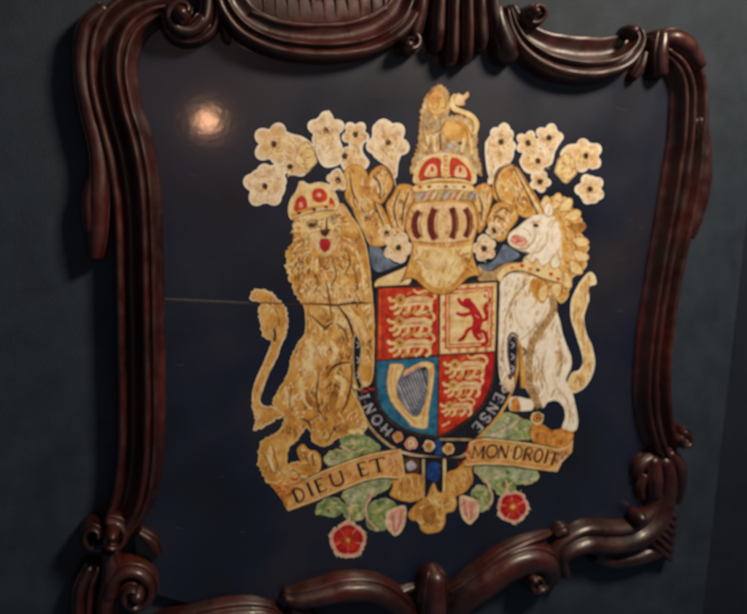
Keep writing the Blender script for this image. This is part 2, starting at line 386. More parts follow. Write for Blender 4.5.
plume([(474,250),(475,240),(481,232),(490,234),(496,244),(494,254),(488,261),(480,262)], [(484,248.5)], lvl=3.8, seed=15, hatch=6, ew=1.4)
plume([(488,231),(495,226),(501,232),(498,239),(491,240)], [(494,230.5)], lvl=3.6, seed=16, hatch=2, ew=1.0)
a = Art('mantling_lining', root, 1.8, 'slate blue lining under the gold scroll by the lion')
a.poly([(369,244),(380,246),(394,262),(404,262),(392,269),(378,273),(370,264)], 'greyblue', edge='navy', ew=1.2)
a.done(); a = Art('mantling_lining', root, 1.8, 'slate blue lining by the unicorn muzzle')
a.poly([(478,264),(490,262),(498,252),(503,244),(510,246),(521,255),(512,262),(500,266),(490,272),(480,270)], 'greyblue', edge='navy', ew=1.2)
a.done(); a = Art('mantling_fold', root, 2.0)
a.poly([(376,280),(388,274),(402,268),(413,264),(408,286),(377,288)], 'goldlight', 1, edge='brown', ew=.8)
a.done(); a = Art('mantling_fold', root, 2.0)
a.poly([(478,266),(484,270),(492,271),(500,266),(512,262),(518,268),(506,272),(500,281),(480,282)], 'tan', 1, edge='golddark', ew=.8)
a.done()
# ---------------------------------------------------------------- garter behind the shield
LET = {  # unit box letters, y up: list of (polyline, thick?)
 'D': [([(.1,0),(.1,1)],1), ([(.1,1),(.5,1),(.8,.75),(.85,.5),(.8,.25),(.5,0),(.1,0)],.6)],
 'I': [([(.5,0),(.5,1)],1), ([(.25,0),(.75,0)],.4), ([(.25,1),(.75,1)],.4)],
 'E': [([(.15,0),(.15,1)],1), ([(.0,1),(.8,1),(.8,.85)],.5), ([(.15,.52),(.6,.52)],.5), ([(.0,0),(.8,0),(.85,.2)],.5)],
 'U': [([(.1,1),(.1,.3),(.25,.05),(.5,0),(.75,.05),(.9,.3),(.9,1)],.8), ([(0,1),(.28,1)],.4), ([(.75,1),(1,1)],.4)],
 'T': [([(.5,0),(.5,1)],1), ([(.0,.85),(.02,1),(.98,1),(1,.85)],.5), ([(.3,0),(.7,0)],.4)],
 'M': [([(.05,0),(.1,1)],.6), ([(.1,1),(.5,.15),(.9,1)],.8), ([(.9,1),(.95,0)],1), ([(-.05,0),(.2,0)],.4), ([(.8,0),(1.08,0)],.4)],
 'O': [([(.5,0),(.2,.1),(.05,.35),(.05,.65),(.2,.9),(.5,1),(.8,.9),(.95,.65),(.95,.35),(.8,.1),(.5,0)],.8)],
 'N': [([(.1,0),(.1,1)],.6), ([(.1,1),(.88,0)],1), ([(.88,0),(.88,1)],.6), ([(-.05,0),(.25,0)],.4), ([(.75,1),(1.02,1)],.4)],
 'R': [([(.12,0),(.12,1)],1), ([(.12,1),(.6,1),(.82,.85),(.82,.65),(.6,.5),(.12,.5)],.6), ([(.5,.5),(.95,0)],.9), ([(0,0),(.28,0)],.4)],
 'H': [([(.1,0),(.1,1)],.9), ([(.9,0),(.9,1)],.9), ([(.1,.5),(.9,.5)],.6)],
 'P': [([(.12,0),(.12,1)],.9), ([(.12,1),(.6,1),(.85,.85),(.85,.65),(.6,.48),(.12,.48)],.7)],
 'S': [([(.85,.82),(.6,1),(.3,.97),(.12,.78),(.3,.58),(.7,.42),(.88,.22),(.7,.03),(.35,0),(.1,.18)],.8)],
 '.': [([(.4,.5),(.6,.5)],1.6)],
}
def letter(a, ch, x, y, w, h, ang, m, th, up=1, slant=0):
    c, s = math.cos(ang), math.sin(ang)
    for pl, k in LET[ch]:
        q = []
        for u, v in pl:
            lx, ly = (u-.5)*w + slant*(v-.5)*h, -(v-.5)*h
            q.append((x + lx*c - ly*s, y + lx*s + ly*c))
        a.stroke(q, th*k, m, up, smooth=len(q) > 3, n=3)
        up += .08
g = Art('garter', root, 3.0, 'dark garter strap with pale edging round the shield')
gout = [(352,335),(351,360),(354,385),(360,408),(371,428),(386,443),(402,452),(425,459),(450,460),(470,447),(478,438),(492,424),(505,406),(513,388),(518,365),(519,335)]
gp = cr(gout, 5, False)
g.poly(gout + [(500,330),(375,330)], 'navy', smooth=False)
g.stroke(gout[:8], 2.6, 'tan', 1); g.stroke(gout[9:], 2.6, 'gold', 1)
g.stroke([(356,345),(356,362),(359,384),(366,404),(377,423),(390,437)], 1.0, 'purple', 1.4)
g.stroke([(512,350),(510,372),(503,394),(492,412),(479,428)], 1.0, 'purple', 1.4)
g.stroke([(396,451),(420,456),(442,458.5),(458,458),(468,452)], 2.8, 'tan', 2)
g.stroke([(400,452),(424,457),(446,459.5),(460,459)], 1.0, 'pale', 2.4)
g.stroke([(440,439.5),(458,439.5),(474,440)], 2.0, 'tan', 2)
go = g.done()
g = Art('lettering', go, 3.9, 'pale letters HONI on the garter')
for ch, x, y, an in [('H',384.5,428,-2.35+math.pi-.1),('O',375,418,.95),('N',368,407,1.12),('I',363,396,1.25)]:
    pass
def along(cx, cy, ch, rot, w=8.5, h=9.5):
    letter(g, ch, cx, cy, w, h, rot, 'silver', 2.2)
# left side reads upwards (clockwise round the shield), tops facing outwards
along(386.5, 430, 'H', math.radians(-135)); along(377, 420, 'O', math.radians(-125)); along(369.5, 408.5, 'N', math.radians(-116)); along(364.5, 397, 'I', math.radians(-108))
g.done(); g = Art('lettering', go, 3.9, 'pale letters PENSE on the garter')
along(503, 388, 'P', math.radians(112)); along(498.5, 398.5, 'E', math.radians(117)); along(492.5, 408.5, 'N', math.radians(122)); along(485.5, 418, 'S', math.radians(128)); along(477.5, 427.5, 'E', math.radians(133))
g.done()
for (x, y, r, m1, m2) in [(398,437,5.4,'pink','gold'), (411,443.5,6.2,'pink','rosewhite'), (429,446,5.8,'rosewhite','gold'), (448.5,449,5.6,'goldlight','amber')]:
    b = Art('garter_stud', go, 4.6, 'round gilt stud on the garter')
    b.dot(x, y, r, r, m1); b.dot(x, y, r*.72, r*.72, 'golddark', 1); b.dot(x, y, r*.55, r*.55, m2, 2); b.dot(x, y, r*.2, r*.2, 'brown', 3)
    b.done()
b = Art('garter_buckle', go, 4.4, 'blue buckle plate'); b.poly([(435,440),(442,440),(443,455),(435,455)], 'royal', smooth=False); b.done()
def frag(l, edge, nm):
    b = Art('garter', root, 7.2, nm); q = cr(l, 5)
    b.face(q, edge, 0); b.face(inset(q, 1.5), 'navy', 1)
    xs = [u[0] for u in l]; ys = [u[1] for u in l]; cx = (min(xs)+max(xs))/2; y0, y1 = min(ys), max(ys)
    for i in range(3): b.stroke([(cx-1.5, y0+6+i*(y1-y0)*.28), (cx+1.5, y0+9+i*(y1-y0)*.28), (cx-1.2, y0+12+i*(y1-y0)*.28)], 1.4, 'silver', 2, taper=.3)
    b.done()
frag([(353,338),(358,336),(362,346),(361,362),(359,374),(363,386),(358,390),(353,372)], 'tan', 'short stretch of garter showing between the lion legs')
frag([(510,337),(515,336),(518,346),(516,364),(512,378),(509,366),(507,350)], 'purple', 'short stretch of garter showing between the unicorn legs')
# pale stems
def stem(pts, w=2.0):
    b = Art('stem', root, 2.6, None); b.stroke(pts, w, 'rosewhite', 0); b.stroke(pts, w*.45, 'pink', 1); b.done()
stem([(374,488),(370,498),(366,508),(368,520),(378,530)]); stem([(352,500),(350,512),(349,524)], 1.6); stem([(484,478),(490,488),(492,500),(484,510)]); stem([(506,480),(508,492)], 1.6); stem([(340,446),(354,452),(366,448)], 1.4); stem([(490,436),(508,428),(520,418)], 1.4)
# hanging strap
g = Art('garter_strap', root, 3.2, 'dark hanging strap with gilt sides')
g.poly([(400,456),(474,458),(466,478),(448,492),(420,498),(400,480)], 'navy', smooth=False)
g.poly([(403,458),(418,458),(420,470),(416,476),(404,474)], 'brown', 1, edge='ink', ew=1)
g.dot(411,466,5,5,'silver',2)
g.stroke([(423.5,459),(423.5,478),(423.2,500)], 2.6, 'tan', 2); g.stroke([(444.5,459),(444.5,478),(444,494)], 3.0, 'goldlight', 2)
g.dot(433.5,473,7,8.5,'royal',2); g.poly([(429,463),(439,463),(440,467),(428,467)], 'royal', 2)
g.poly([(458,461),(474,460),(470,467),(460,470)], 'deepred', 2, edge='ink', ew=1)
g.done()
g = Art('gold_drape', root, 4.2, 'gold fold of the motto ribbon left of the strap')
p = g.poly([(391,477),(400,474),(422,476),(422,497),(412,502),(399,500),(390,495),(393,486)], 'gold', edge='amber', ew=1)
g.fur(p, 24, ['golddark','goldlight','amber'], 12, 1.3, 1.6, spread=.15, curl=.1, seed=3); g.done()
g = Art('gold_drape', root, 4.2, 'gold fold of the motto ribbon right of the strap')
p = g.poly([(446,474),(458,468),(466,458),(474,452),(472,470),(473,481),(466,491),(456,496),(447,491)], 'gold', edge='amber', ew=1)
g.fur(p, 24, ['golddark','goldlight','amber'], 10, 1.3, 1.2, spread=.3, curl=.3, seed=4); g.done()
g = Art('pendant_badge', root, 4.6, 'gold cross shaped pendant under the strap')
p = g.poly([(434,483),(439,492),(446,491),(453,492),(457,502),(454,511),(446,514),(445,524),(440,531),(428,534),(421,530),(418,522),(411,520),(408,514),(413,507),(421,500),(427,496),(430,489)], 'gold', edge='golddark', ew=.8)
g.fur(p, 50, ['golddark','amber','goldlight','gold','goldlight'], 8, 1.8, 1.2, spread=1.0, seed=5)
g.poly([(426,508),(433,505),(436,514),(433,524),(425,522),(422,514)], 'golddark', 2); g.stroke([(432,496),(440,506),(450,503)], 1.3, 'goldlight', 3); g.done()
# ---------------------------------------------------------------- shield
sh = Art('shield', root, 5.0)
SO = [(377,287),(410,286),(440,289),(470,283),(498.5,281),(497.5,300),(497,330),(496.5,355),(495,372),(491,390),(482,407),(469,420),(453,431),(438,438),(418,435),(404,431),(389,421),(380,410),(376,398),(375,385),(375,355),(375,320)]
SOp = [(377,286),(498.5,280),(497.5,300),(497,330),(496.5,355),(495,372),(491,390),(483,406),(469,420.5),(453,431.5),(438,438.5),(418,435.5),(404,431),(389,421.5),(380,410),(376,398),(374.5,385),(374.5,355),(375,320)]
sh.poly(SOp, 'ink', smooth=False, jit=.2, edge='brown', ew=.8)
sho = sh.done()
def quarter(pts, m, name, label, lvl=5.6):
    a = Art(name, sho, lvl, label); a.poly(pts, m, smooth=False, jit=.1); return a
Q1 = [(378.5,288.5),(438.5,287),(438.5,354.5),(377,360)]
Q2 = [(440.5,286),(496.5,282.5),(495.5,330),(494.5,351),(440,354)]
Q3 = [(377,361.5),(438,357),(437,436),(418,432.5),(405,428.5),(391,419),(382,408.5),(378.5,397),(377,384)]
Q4 = [(439.5,355.5),(494.5,352.5),(493,371),(489,388.5),(481,404.5),(467.5,418),(452,429),(438.5,435.5)]
def leopard(a, x, y, s, sy=1, seed=0):
    """small gold lion walking left, head facing out"""
    q = lambda l: [(x + u*s, y + v*s*sy) for u, v in l]
    a.poly(q([(3,6),(6,2),(12,3),(22,3),(30,1),(36,3),(38,7),(35,10),(28,9),(18,10),(10,11),(5,10)]), 'goldlight', 1)
    a.poly(q([(12,4),(20,1),(30,2),(35,4),(33,9),(22,8),(14,9)]), 'cream', 1.2)
    a.dot(x+8*s, y+4*s*sy, 4.6*s, 4.8*s*sy, 'gold', 1.5)
    for l in ([(5,8),(2,12),(-2,12)], [(9,9),(7,15),(2,17.5)], [(16,9),(15,15),(10,18)], [(29,8),(27,14),(22,17.5)], [(35,8),(36,14),(32,18)], [(4,5),(-1,5),(-3,2)]):
        a.stroke(q(l), 3.1*s, 'goldlight', 2, taper=.15)
    for l in ([(12,11),(14,16),(11,18)], [(22,10),(21,15),(17,17)], [(14,0),(18,-3)], [(33,-1),(26,0)]): a.stroke(q(l), 1.9*s, 'gold', 1.9, taper=.4)
    a.stroke(q([(36,5),(40,2),(38,-3),(31,-4),(24,-2),(20,-5)]), 2.5*s, 'goldlight', 2, taper=.2)
    a.dot(x+8*s, y+4.5*s*sy, 1.3*s, 1.4*s*sy, 'brown', 4)
    a.stroke(q([(14,7),(22,6),(32,6)]), .9*s, 'red', 3, taper=.5); a.stroke(q([(4,2),(8,-.5),(12,2)]), 1.0*s, 'tan', 3)
    rnd = random.Random(seed)
    for _ in range(7): 
        u, v = rnd.uniform(2, 36), rnd.uniform(1, 16)
        a.stroke(q([(u, v), (u + 3, v + rnd.uniform(-1.5, 1.5))]), .9*s, rnd.choice(['golddark','cream','goldlight','amber']), 4, False, .4)
a = quarter(Q1, 'red', 'shield_quarter', 'red quarter with three gold lions, upper left')
leopard(a, 392, 295, 1.08, 1.0, 1); leopard(a, 391, 316.5, 1.08, 1.0, 2); leopard(a, 391, 338, 1.08, .95, 3)
a.stroke([(380,291),(380,357)], .8, 'amber', 1, False)
a.done()
a = quarter(Q4, 'red', 'shield_quarter', 'red quarter with three gold lions, lower right')
a.poly([(486,353),(494.5,352.5),(493,371),(489,388.5),(481,404.5),(474,411),(480,395),(486,375)], 'crimson', .6, smooth=False)
leopard(a, 447, 360, 1.0, 1.0, 4); leopard(a, 446, 380.5, .92, 1.0, 5); leopard(a, 443, 402, .78, 1.0, 6)
a.stroke([(442,426),(450,422)], 2.4, 'goldlight', 2, False, .3)
a.done()
a = quarter(Q2, 'goldlight', 'shield_quarter', 'gold quarter with red rampant lion and double border, upper right')
q2r = lambda k: [(445+k,289.5+k),(493-k,286.5+k),(491.5-k,347-k),(445+k,349-k)]
for k, m in ((0,'red'),(1.8,'goldlight'),(3.4,'red'),(4.8,'goldlight')):
    a.poly(q2r(k), m, 1 + k*.2, smooth=False, jit=.2)
for i in range(5):
    for (x, y) in ((444, 292+12*i), (492, 289+12*i), (450+9*i, 288), (450+9*i, 349.5)):
        a.dot(x, y, 1.8, 2.4, 'red', 3)
        a.dot(x, y, .8, 1, 'goldlight', 4)
a.stroke([(470,303),(474,311),(478,320),(476,331),(481,340)], 10, 'crimson', 3, taper=.4)
a.dot(468,303,5.2,5,'crimson',3.5)
for l in ([(472,308),(462,304),(458,298)], [(474,312),(464,315),(456,313)], [(477,326),(468,330),(463,338),(458,341)], [(478,330),(485,333),(487,342),(481,345)], [(479,322),(487,318),(485,308),(489,300),(484,295)]):
    a.stroke(l, 4.2, 'crimson', 3.2, taper=.35)
for l in ([(457,296),(461,292),(468,291)], [(478,292),(486,293),(488,304)], [(454,322),(462,322),(463,334),(455,333)], [(453,300),(452,310),(457,318)], [(482,325),(488,326),(489,338)]):
    a.stroke(l, 1.8, 'cream', 3.4, taper=.3)
for l in ([(470,298),(473,302)], [(475,315),(479,318)], [(478,334),(482,338)]): a.stroke(l, 1.4, 'pink', 4.2, False, .3)
a.done()
a = quarter(Q3, 'blue', 'shield_quarter', 'blue quarter of the harp, lower left'); a.done()
a = Art('harp', sho, 6.2, 'gold harp with silver strings')
a.poly([(400,368),(412,369),(424,365),(429,370),(427,392),(420,414),(410,414),(398,400),(396,384)], 'greyblue')
for i in range(9):
    t = i/8
    a.stroke([(398 + 22*t, 384 - 14*t), (412 + 14*t, 415 - 26*t)], 1.3, 'silver', 1.5, False)
    a.stroke([(399.6 + 22*t, 382.6 - 14*t), (413.4 + 14*t, 413.4 - 26*t)], 1.3, 'navy', 1, False)
a.stroke([(401,396),(411,412)], 1, 'silver', 1, False)
a.poly([(389,366),(393,363.5),(402,364),(404,370),(398.5,380),(397,390),(399,400),(406,410),(417,416),(425,400),(427.5,385),(428,371),(424,367),(414,371),(405,377),(403,372),(412,366),(421,362),(430,361.5),(434.5,366),(434,380),(432,395),(429,412),(427,428),(412,427),(406,420),(395,408),(388.5,396),(386.5,382)], 'goldlight', 2, edge='golddark', ew=.8)
a.stroke([(393,367),(391,380),(394,396),(404,412),(416,423)], 1.5, 'gold', 4); a.stroke([(397,366),(395,382),(398,398),(408,411)], 1.2, 'amber', 4)
a.stroke([(431,368),(430,384),(426,404),(422,424)], 1.2, 'gold', 4); a.stroke([(405,375),(413,369),(424,364)], 2.2, 'pink', 4, taper=.5)
a.dot(424.5, 368.5, 2, 2, 'ink', 4)
a.done()
# ---------------------------------------------------------------- helmet
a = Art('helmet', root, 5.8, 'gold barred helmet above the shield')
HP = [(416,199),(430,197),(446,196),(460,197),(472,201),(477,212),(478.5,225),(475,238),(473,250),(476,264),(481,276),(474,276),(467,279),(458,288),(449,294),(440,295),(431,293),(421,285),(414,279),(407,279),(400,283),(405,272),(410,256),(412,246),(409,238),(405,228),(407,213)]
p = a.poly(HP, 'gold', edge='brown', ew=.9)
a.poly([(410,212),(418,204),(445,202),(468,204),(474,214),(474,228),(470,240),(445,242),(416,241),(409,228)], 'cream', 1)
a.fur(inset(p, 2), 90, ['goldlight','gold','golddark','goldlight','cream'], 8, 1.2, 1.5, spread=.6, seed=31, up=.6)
a.poly([(416,244),(444,246),(472,244),(470,262),(462,276),(450,288),(440,290),(428,286),(416,270),(412,262)], 'goldlight', 1.2, edge='gold', ew=2)
a.fur([(418,248),(470,248),(466,266),(452,284),(436,286),(420,270)], 60, ['gold','goldlight','goldlight','tan'], 9, 1.6, 1.5, spread=.4, seed=32, up=2)
a.fur([(430,276),(455,276),(450,290),(440,292)], 16, ['golddark','gold'], 3, 1.0, .6, spread=1.5, seed=33, up=3)
a.stroke([(413,241),(430,243),(450,243),(470,240)], 1.4, 'golddark', 3)
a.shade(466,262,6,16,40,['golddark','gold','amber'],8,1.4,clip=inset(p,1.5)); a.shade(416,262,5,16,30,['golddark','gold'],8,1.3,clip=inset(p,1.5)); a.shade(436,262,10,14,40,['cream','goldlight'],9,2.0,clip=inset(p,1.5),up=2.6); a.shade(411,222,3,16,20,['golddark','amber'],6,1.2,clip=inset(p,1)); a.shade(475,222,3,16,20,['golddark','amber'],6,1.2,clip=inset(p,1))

for i in range(9): a.dot(416 + i*6.6, 244.5 + .6*math.sin(i), 1.1, 1.1, 'pink', 4)
a.stroke([(472,248),(470,262),(462,276),(454,286)], 1.3, 'golddark', 3)
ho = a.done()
a = Art('visor_opening', ho, 7.4, 'dark red slots of the visor')
for x0, b_, y0, y1, wd in ((419.5,-4,211,238,6.5), (435,-3.4,208.5,239.5,7.4), (451.5,3,207.5,238.5,7), (465,4,208.5,237,6.6), ):
    a.stroke([(x0 + (b_*.0), y0), (x0 + b_*1.1, (y0+y1)/2 - 6), (x0 + b_*1.1, (y0+y1)/2 + 6), (x0, y1)], wd, 'deepred', 0, taper=.12)
    a.stroke([(x0 + b_*.3 , y0+1), (x0 + b_*1.25, (y0+y1)/2), (x0 + b_*.3, y1-1)], 1.2, 'ink', 2)
    a.stroke([(x0 + wd*.55, y0), (x0 + b_*.7 + wd*.5, (y0+y1)/2), (x0 + wd*.55, y1)], 1.0, 'golddark', 2)
a.done()
# torse and crown
a = Art('torse', root, 7.0, 'twisted wreath between crown and helmet')
a.poly([(416,192),(430,189),(446,188),(462,189),(474,194),(476,202),(462,200),(446,199),(430,200),(417,203),(414,198)], 'tan', edge='golddark', ew=.8)
for i in range(9):
    x = 418 + i*6.5
    a.stroke([(x, 200), (x+3, 195), (x+6, 191)], 2.6, ['silver','pink','cream','tan'][i % 4], 2, taper=.3); a.stroke([(x+3.5,200),(x+7,192)], .7, 'brown', 3, False)
a.poly([(413,186),(425,183.5),(446,182),(468,183.5),(474,187),(472,192),(446,189.5),(416,192.5)], 'goldlight', 1.5, edge='golddark', ew=.7)
for i, x in enumerate((420,429,438,446,455,464)): a.dot(x, 187 - .5*math.sin(i*.6), 2.2, 1.4, ['crimson','brown','silver','brown','silver','brown'][i], 3)
a.done()
a = Art('royal_crown', root, 7.6, 'gold crown with red cap under the crest')
a.poly([(416,184),(414,173),(419,162),(428,155),(446,153),(462,156),(472,163),(476,174),(473,184),(446,181)], 'goldlight', edge='rosewhite', ew=1.4)
a.poly([(419,180),(420,170),(426,161),(434,157),(441,160),(441,168),(441,177),(430,178)], 'red', 1, edge='golddark', ew=.5)
a.poly([(450,177),(450,160),(456,157.5),(464,163),(470,171),(471,180),(460,178)], 'red', 1, edge='golddark', ew=.5)
a.poly([(425,176),(427,168),(432,164),(437,168),(436,176)], 'cream', 2); a.poly([(455,176),(456,168),(461,165),(466,170),(466,177)], 'cream', 2)
a.dot(432,169,1.8,3,'red',3); a.dot(460,170,1.6,3,'red',3); a.dot(429,173,1,2,'amber',3)
a.stroke([(445.5,155),(446,180)], 4, 'gold', 3, False); 
for i in range(5): a.dot(446, 158+5*i, 1.3, 1.3, 'cream', 4)
a.stroke([(420,181),(432,178),(446,177.5),(460,178),(471,181)], 1.6, 'brown', 3); a.stroke([(418,184),(446,180.5),(473,184)], 1.8, 'gold', 3)
for x in (416,474): a.dot(x, 172, 3, 3.6, 'goldlight', 3); 
a.done()
a = Art('crest_lion', root, 7.2, 'gold crowned lion standing on the crown')
CL = [(411,173),(413,160),(417,147),(419,134),(420,121),(422,108),(425,99),(430,91),(436,86),(441,85),(446,89),(449,97),(450,108),(449,116),(457,115),(466,118),(474,123),(477,134),(477,153),(480,163),(481,176),(470,166),(462,158),(446,155),(430,157),(420,165)]
p = a.poly(CL, 'tan', edge='golddark', ew=.8, rag=2.4, per=6)
a.fur(p, 170, ['golddark','gold','goldlight','tan','cream','golddark','silver'], 6, 1.3, 1.2, spread=1.1, seed=41)
a.poly([(427,100),(432,92),(440,90),(445,96),(446,106),(442,114),(433,115),(427,109)], 'gold', 2, edge='golddark', ew=.9)
a.stroke([(429,94),(435,88),(443,89)], 2.2, 'golddark', 3); a.dot(433,98,1.6,.9,'golddark',3.5); a.dot(440,98,1.4,.9,'golddark',3.5); a.stroke([(437,97),(439,105),(436,108)], 1.3, 'golddark', 3.5); a.fur([(428,102),(445,100),(445,114),(430,115)], 14, ['golddark','goldlight','tan'], 5, 1.4, 1.2, seed=91, up=3.6)
a.stroke([(424,114),(423,130),(427,146)], 1.4, 'golddark', 3); a.stroke([(447,118),(440,130),(428,134)], 1.6, 'golddark', 3); a.stroke([(440,134),(441,150)], 1.6, 'brown', 3, False); a.stroke([(456,122),(466,130),(468,146)], 1.5, 'golddark', 3)
a.poly([(443,124),(458,120),(468,126),(470,138),(458,140),(446,136)], 'gold', 2.2)
for l in ([(428,136),(426,150)], [(434,136),(435,152)], [(464,138),(462,152)], [(471,138),(472,154)]): a.stroke(l, 3.6, 'goldlight', 2.6, False, .2)
for c in ((450,146),(457,149),(447,151)): a.dot(*c, 2.5, 2, 'silver', 3); 
a.dot(460,143,2.4,1.6,'brown',3.3)
co = a.done()
a = Art('tail', co, 8.6, 'curled tufted tail')
a.stroke([(474,134),(476.5,124),(471,116),(462,112),(454,108),(452.5,100),(456,95)], 5.6, 'goldlight', 0, taper=.15)
a.stroke([(473,132),(473,122),(466,116),(456,112)], 1.3, 'golddark', 2)
a.poly([(454,97),(458,93),(463,95),(468,91),(469,96),(465,101),(465,105),(458,106),(455,103)], 'cream', 1, edge='golddark', ew=.6)
a.done()
# ---------------------------------------------------------------- lion supporter
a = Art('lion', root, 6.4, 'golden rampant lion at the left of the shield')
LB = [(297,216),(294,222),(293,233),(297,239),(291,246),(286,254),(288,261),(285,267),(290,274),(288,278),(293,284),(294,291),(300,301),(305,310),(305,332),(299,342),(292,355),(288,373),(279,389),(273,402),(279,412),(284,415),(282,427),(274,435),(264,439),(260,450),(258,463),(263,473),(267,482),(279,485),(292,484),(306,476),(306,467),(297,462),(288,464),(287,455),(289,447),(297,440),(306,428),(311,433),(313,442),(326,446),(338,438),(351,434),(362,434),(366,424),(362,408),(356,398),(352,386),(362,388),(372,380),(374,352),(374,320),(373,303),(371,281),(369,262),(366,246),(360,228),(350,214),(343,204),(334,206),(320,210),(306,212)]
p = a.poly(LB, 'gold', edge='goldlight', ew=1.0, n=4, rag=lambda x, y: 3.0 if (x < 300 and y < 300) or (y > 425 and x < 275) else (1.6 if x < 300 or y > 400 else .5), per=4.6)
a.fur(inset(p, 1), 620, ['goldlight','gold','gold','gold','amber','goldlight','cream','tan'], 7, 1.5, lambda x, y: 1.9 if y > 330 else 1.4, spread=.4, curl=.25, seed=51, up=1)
# mane
MP = [(296,238),(291,250),(287,262),(292,276),(300,286),(312,294),(326,298),(342,296),(356,286),(366,270),(362,246),(352,226),(342,212),(338,232),(334,252),(316,254),(304,244)]
a.fur(MP, 150, ['goldlight','cream','golddark','amber','goldlight','gold'], 10, 2.0, lambda x, y: math.atan2(y-232, x-320), spread=.5, curl=.9, seed=52, up=2)
# face
a.poly([(300,220),(312,214),(326,211),(337,215),(341,226),(338,240),(332,252),(322,255),(312,248),(303,238)], 'goldlight', 2.6)
a.dot(297.5,227,3.8,5.4,'goldlight',3); a.dot(298.5,227.5,2,3.2,'amber',3.4); a.dot(341.5,212,4,6,'cream',3); 
a.poly([(306,222),(314,219),(319,224),(316,229),(308,228)], 'tan', 3.2); a.dot(312,225,3.6,2.2,'brown',3.7); a.poly([(328,216),(336,215),(338,222),(331,224)], 'tan', 3.2); a.dot(333.5,220,2.6,1.6,'brown',3.7)
a.shade(312,222,6,4,14,['golddark','brown','amber'],4,1.1,up=3.6,ang=.2); a.shade(334,218,5,4,10,['golddark','brown'],4,1.1,up=3.6,ang=0)
a.stroke([(322,222),(321,232),(323,236)], 1.2, 'golddark', 4); a.stroke([(327,217),(326.5,228),(326,236)], 2.0, 'brown', 4, taper=.4); a.dot(325,233,3,1.4,'ink',4.5); a.shade(309,236,6,8,20,['golddark','tan','gold'],5,1.1,up=3.4,ang=2.2); a.shade(337,230,4,10,16,['golddark','tan'],5,1.1,up=3.4)
for i in range(60):
    t = i/60*2*math.pi; rx_, ry_ = 22 + random.uniform(-2,3), 23 + random.uniform(-2,3)
    x, y = 321 + rx_*math.cos(t), 234 + ry_*math.sin(t)
    if y > 216 and y < 300: a.stroke([(x, y), (x + 5*math.cos(t+.3), y + 6*math.sin(t+.3)+1), (x + 8*math.cos(t), y + 9*math.sin(t)+3)], random.uniform(1,2.1), ['golddark','goldlight','gold','cream','amber'][i%5], 3.8 + (i%7)*.05, taper=.8, n=3)
a.poly([(308,236),(313,231),(320,231),(325,234),(331,230),(338,233),(341,240),(336,250),(326,257),(314,251),(309,244)], 'cream', 3.3, edge='gold', ew=1.2)
a.poly([(320,230),(330,229),(328,234),(325,237),(322,234)], 'brown', 4.35)
a.fur([(309,236),(340,236),(336,250),(326,256),(314,250)], 26, ['gold','golddark','white','tan'], 5, .9, 1.3, spread=.8, seed=77, up=3.7)
a.stroke([(307,232),(311,243),(318,252),(325,257),(333,253),(340,242)], 1.1, 'gold', 4)
a.stroke([(338,306),(347,318),(353,334),(354,352),(353,372)], 3.0, 'brown', 4.2, taper=.5)
a.stroke([(342,308),(352,320),(358,336),(360,356)], 2.4, 'cream', 4.1, taper=.6)
# anatomy lines
for l, wd in (([(326,280),(328,292),(330,303),(331,316)],2.0), ([(310,314),(318,322),(326,328),(331,322)],2.0), ([(336,324),(344,330),(348,340)],1.8), ([(296,303.6),(318,304),(335,305),(352,303.5),(371,303)],2.4), ([(338,306),(345,316),(352,330),(353,344),(350,356)],1.4),
              ([(319,372),(317,388),(317,404),(322,416)],1.8), ([(326,378),(332,368),(342,363),(351,363)],2.6), ([(296,380),(290,394),(290,410)],1.2), ([(352,364),(351,385),(346,404),(340,414)],2.2),
              ([(312,430),(308,422),(300,418)],2.2), ([(326,444),(334,430),(342,424)],1.4), ([(355,340),(356,360),(353,376)],2.4), ([(344,303),(358,302),(370,304)],1.6), ([(350,262),(356,276),(358,292)],1.2),
              ([(262,452),(268,462),(272,474)],1.1), ([(272,444),(276,460),(280,472)],1.1), ([(346,246),(350,262),(344,276)],1.6), ([(312,270),(318,282),(314,294)],1.5), ([(300,262),(304,276)],1.4), ([(334,262),(336,276),(330,288)],1.4)):
    a.stroke(l, wd, 'brown', 4, taper=.75)
for l, wd in (([(322,306),(336,312),(334,326)],4), ([(346,312),(360,322),(366,344)],5), ([(306,340),(312,352),(308,372)],5), ([(330,340),(336,352),(330,364)],5), ([(300,378),(304,396),(312,410)],6), ([(334,376),(344,382),(340,396)],6), ([(356,250),(362,268),(364,290)],3.5), ([(271,446),(269,460),(275,472)],5)):
    a.stroke(l, wd, 'goldlight', 3.2, taper=.7)
for l, wd in (([(306,390),(310,402),(320,408)],6), ([(336,392),(332,404),(336,414)],7), ([(308,320),(308,334)],5), ([(352,308),(360,316)],4), ([(300,270),(296,280)],4)):
    a.stroke(l, wd, 'golddark', 3.1, taper=.7)
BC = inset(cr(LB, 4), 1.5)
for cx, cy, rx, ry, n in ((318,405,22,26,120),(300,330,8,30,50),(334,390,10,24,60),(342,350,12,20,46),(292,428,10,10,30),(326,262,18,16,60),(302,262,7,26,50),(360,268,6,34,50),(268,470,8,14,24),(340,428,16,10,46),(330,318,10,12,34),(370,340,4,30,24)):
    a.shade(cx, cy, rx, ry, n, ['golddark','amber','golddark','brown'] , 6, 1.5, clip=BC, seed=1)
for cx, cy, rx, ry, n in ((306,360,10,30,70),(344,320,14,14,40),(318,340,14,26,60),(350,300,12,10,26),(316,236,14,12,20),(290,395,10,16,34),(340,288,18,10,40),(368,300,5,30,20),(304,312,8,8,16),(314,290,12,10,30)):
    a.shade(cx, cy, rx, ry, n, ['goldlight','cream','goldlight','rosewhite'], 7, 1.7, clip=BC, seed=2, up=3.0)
a.shade(300,262,10,34,60,['golddark','brown','cream'],6,1.3,ang=2.2,clip=BC,seed=3,up=3.2)
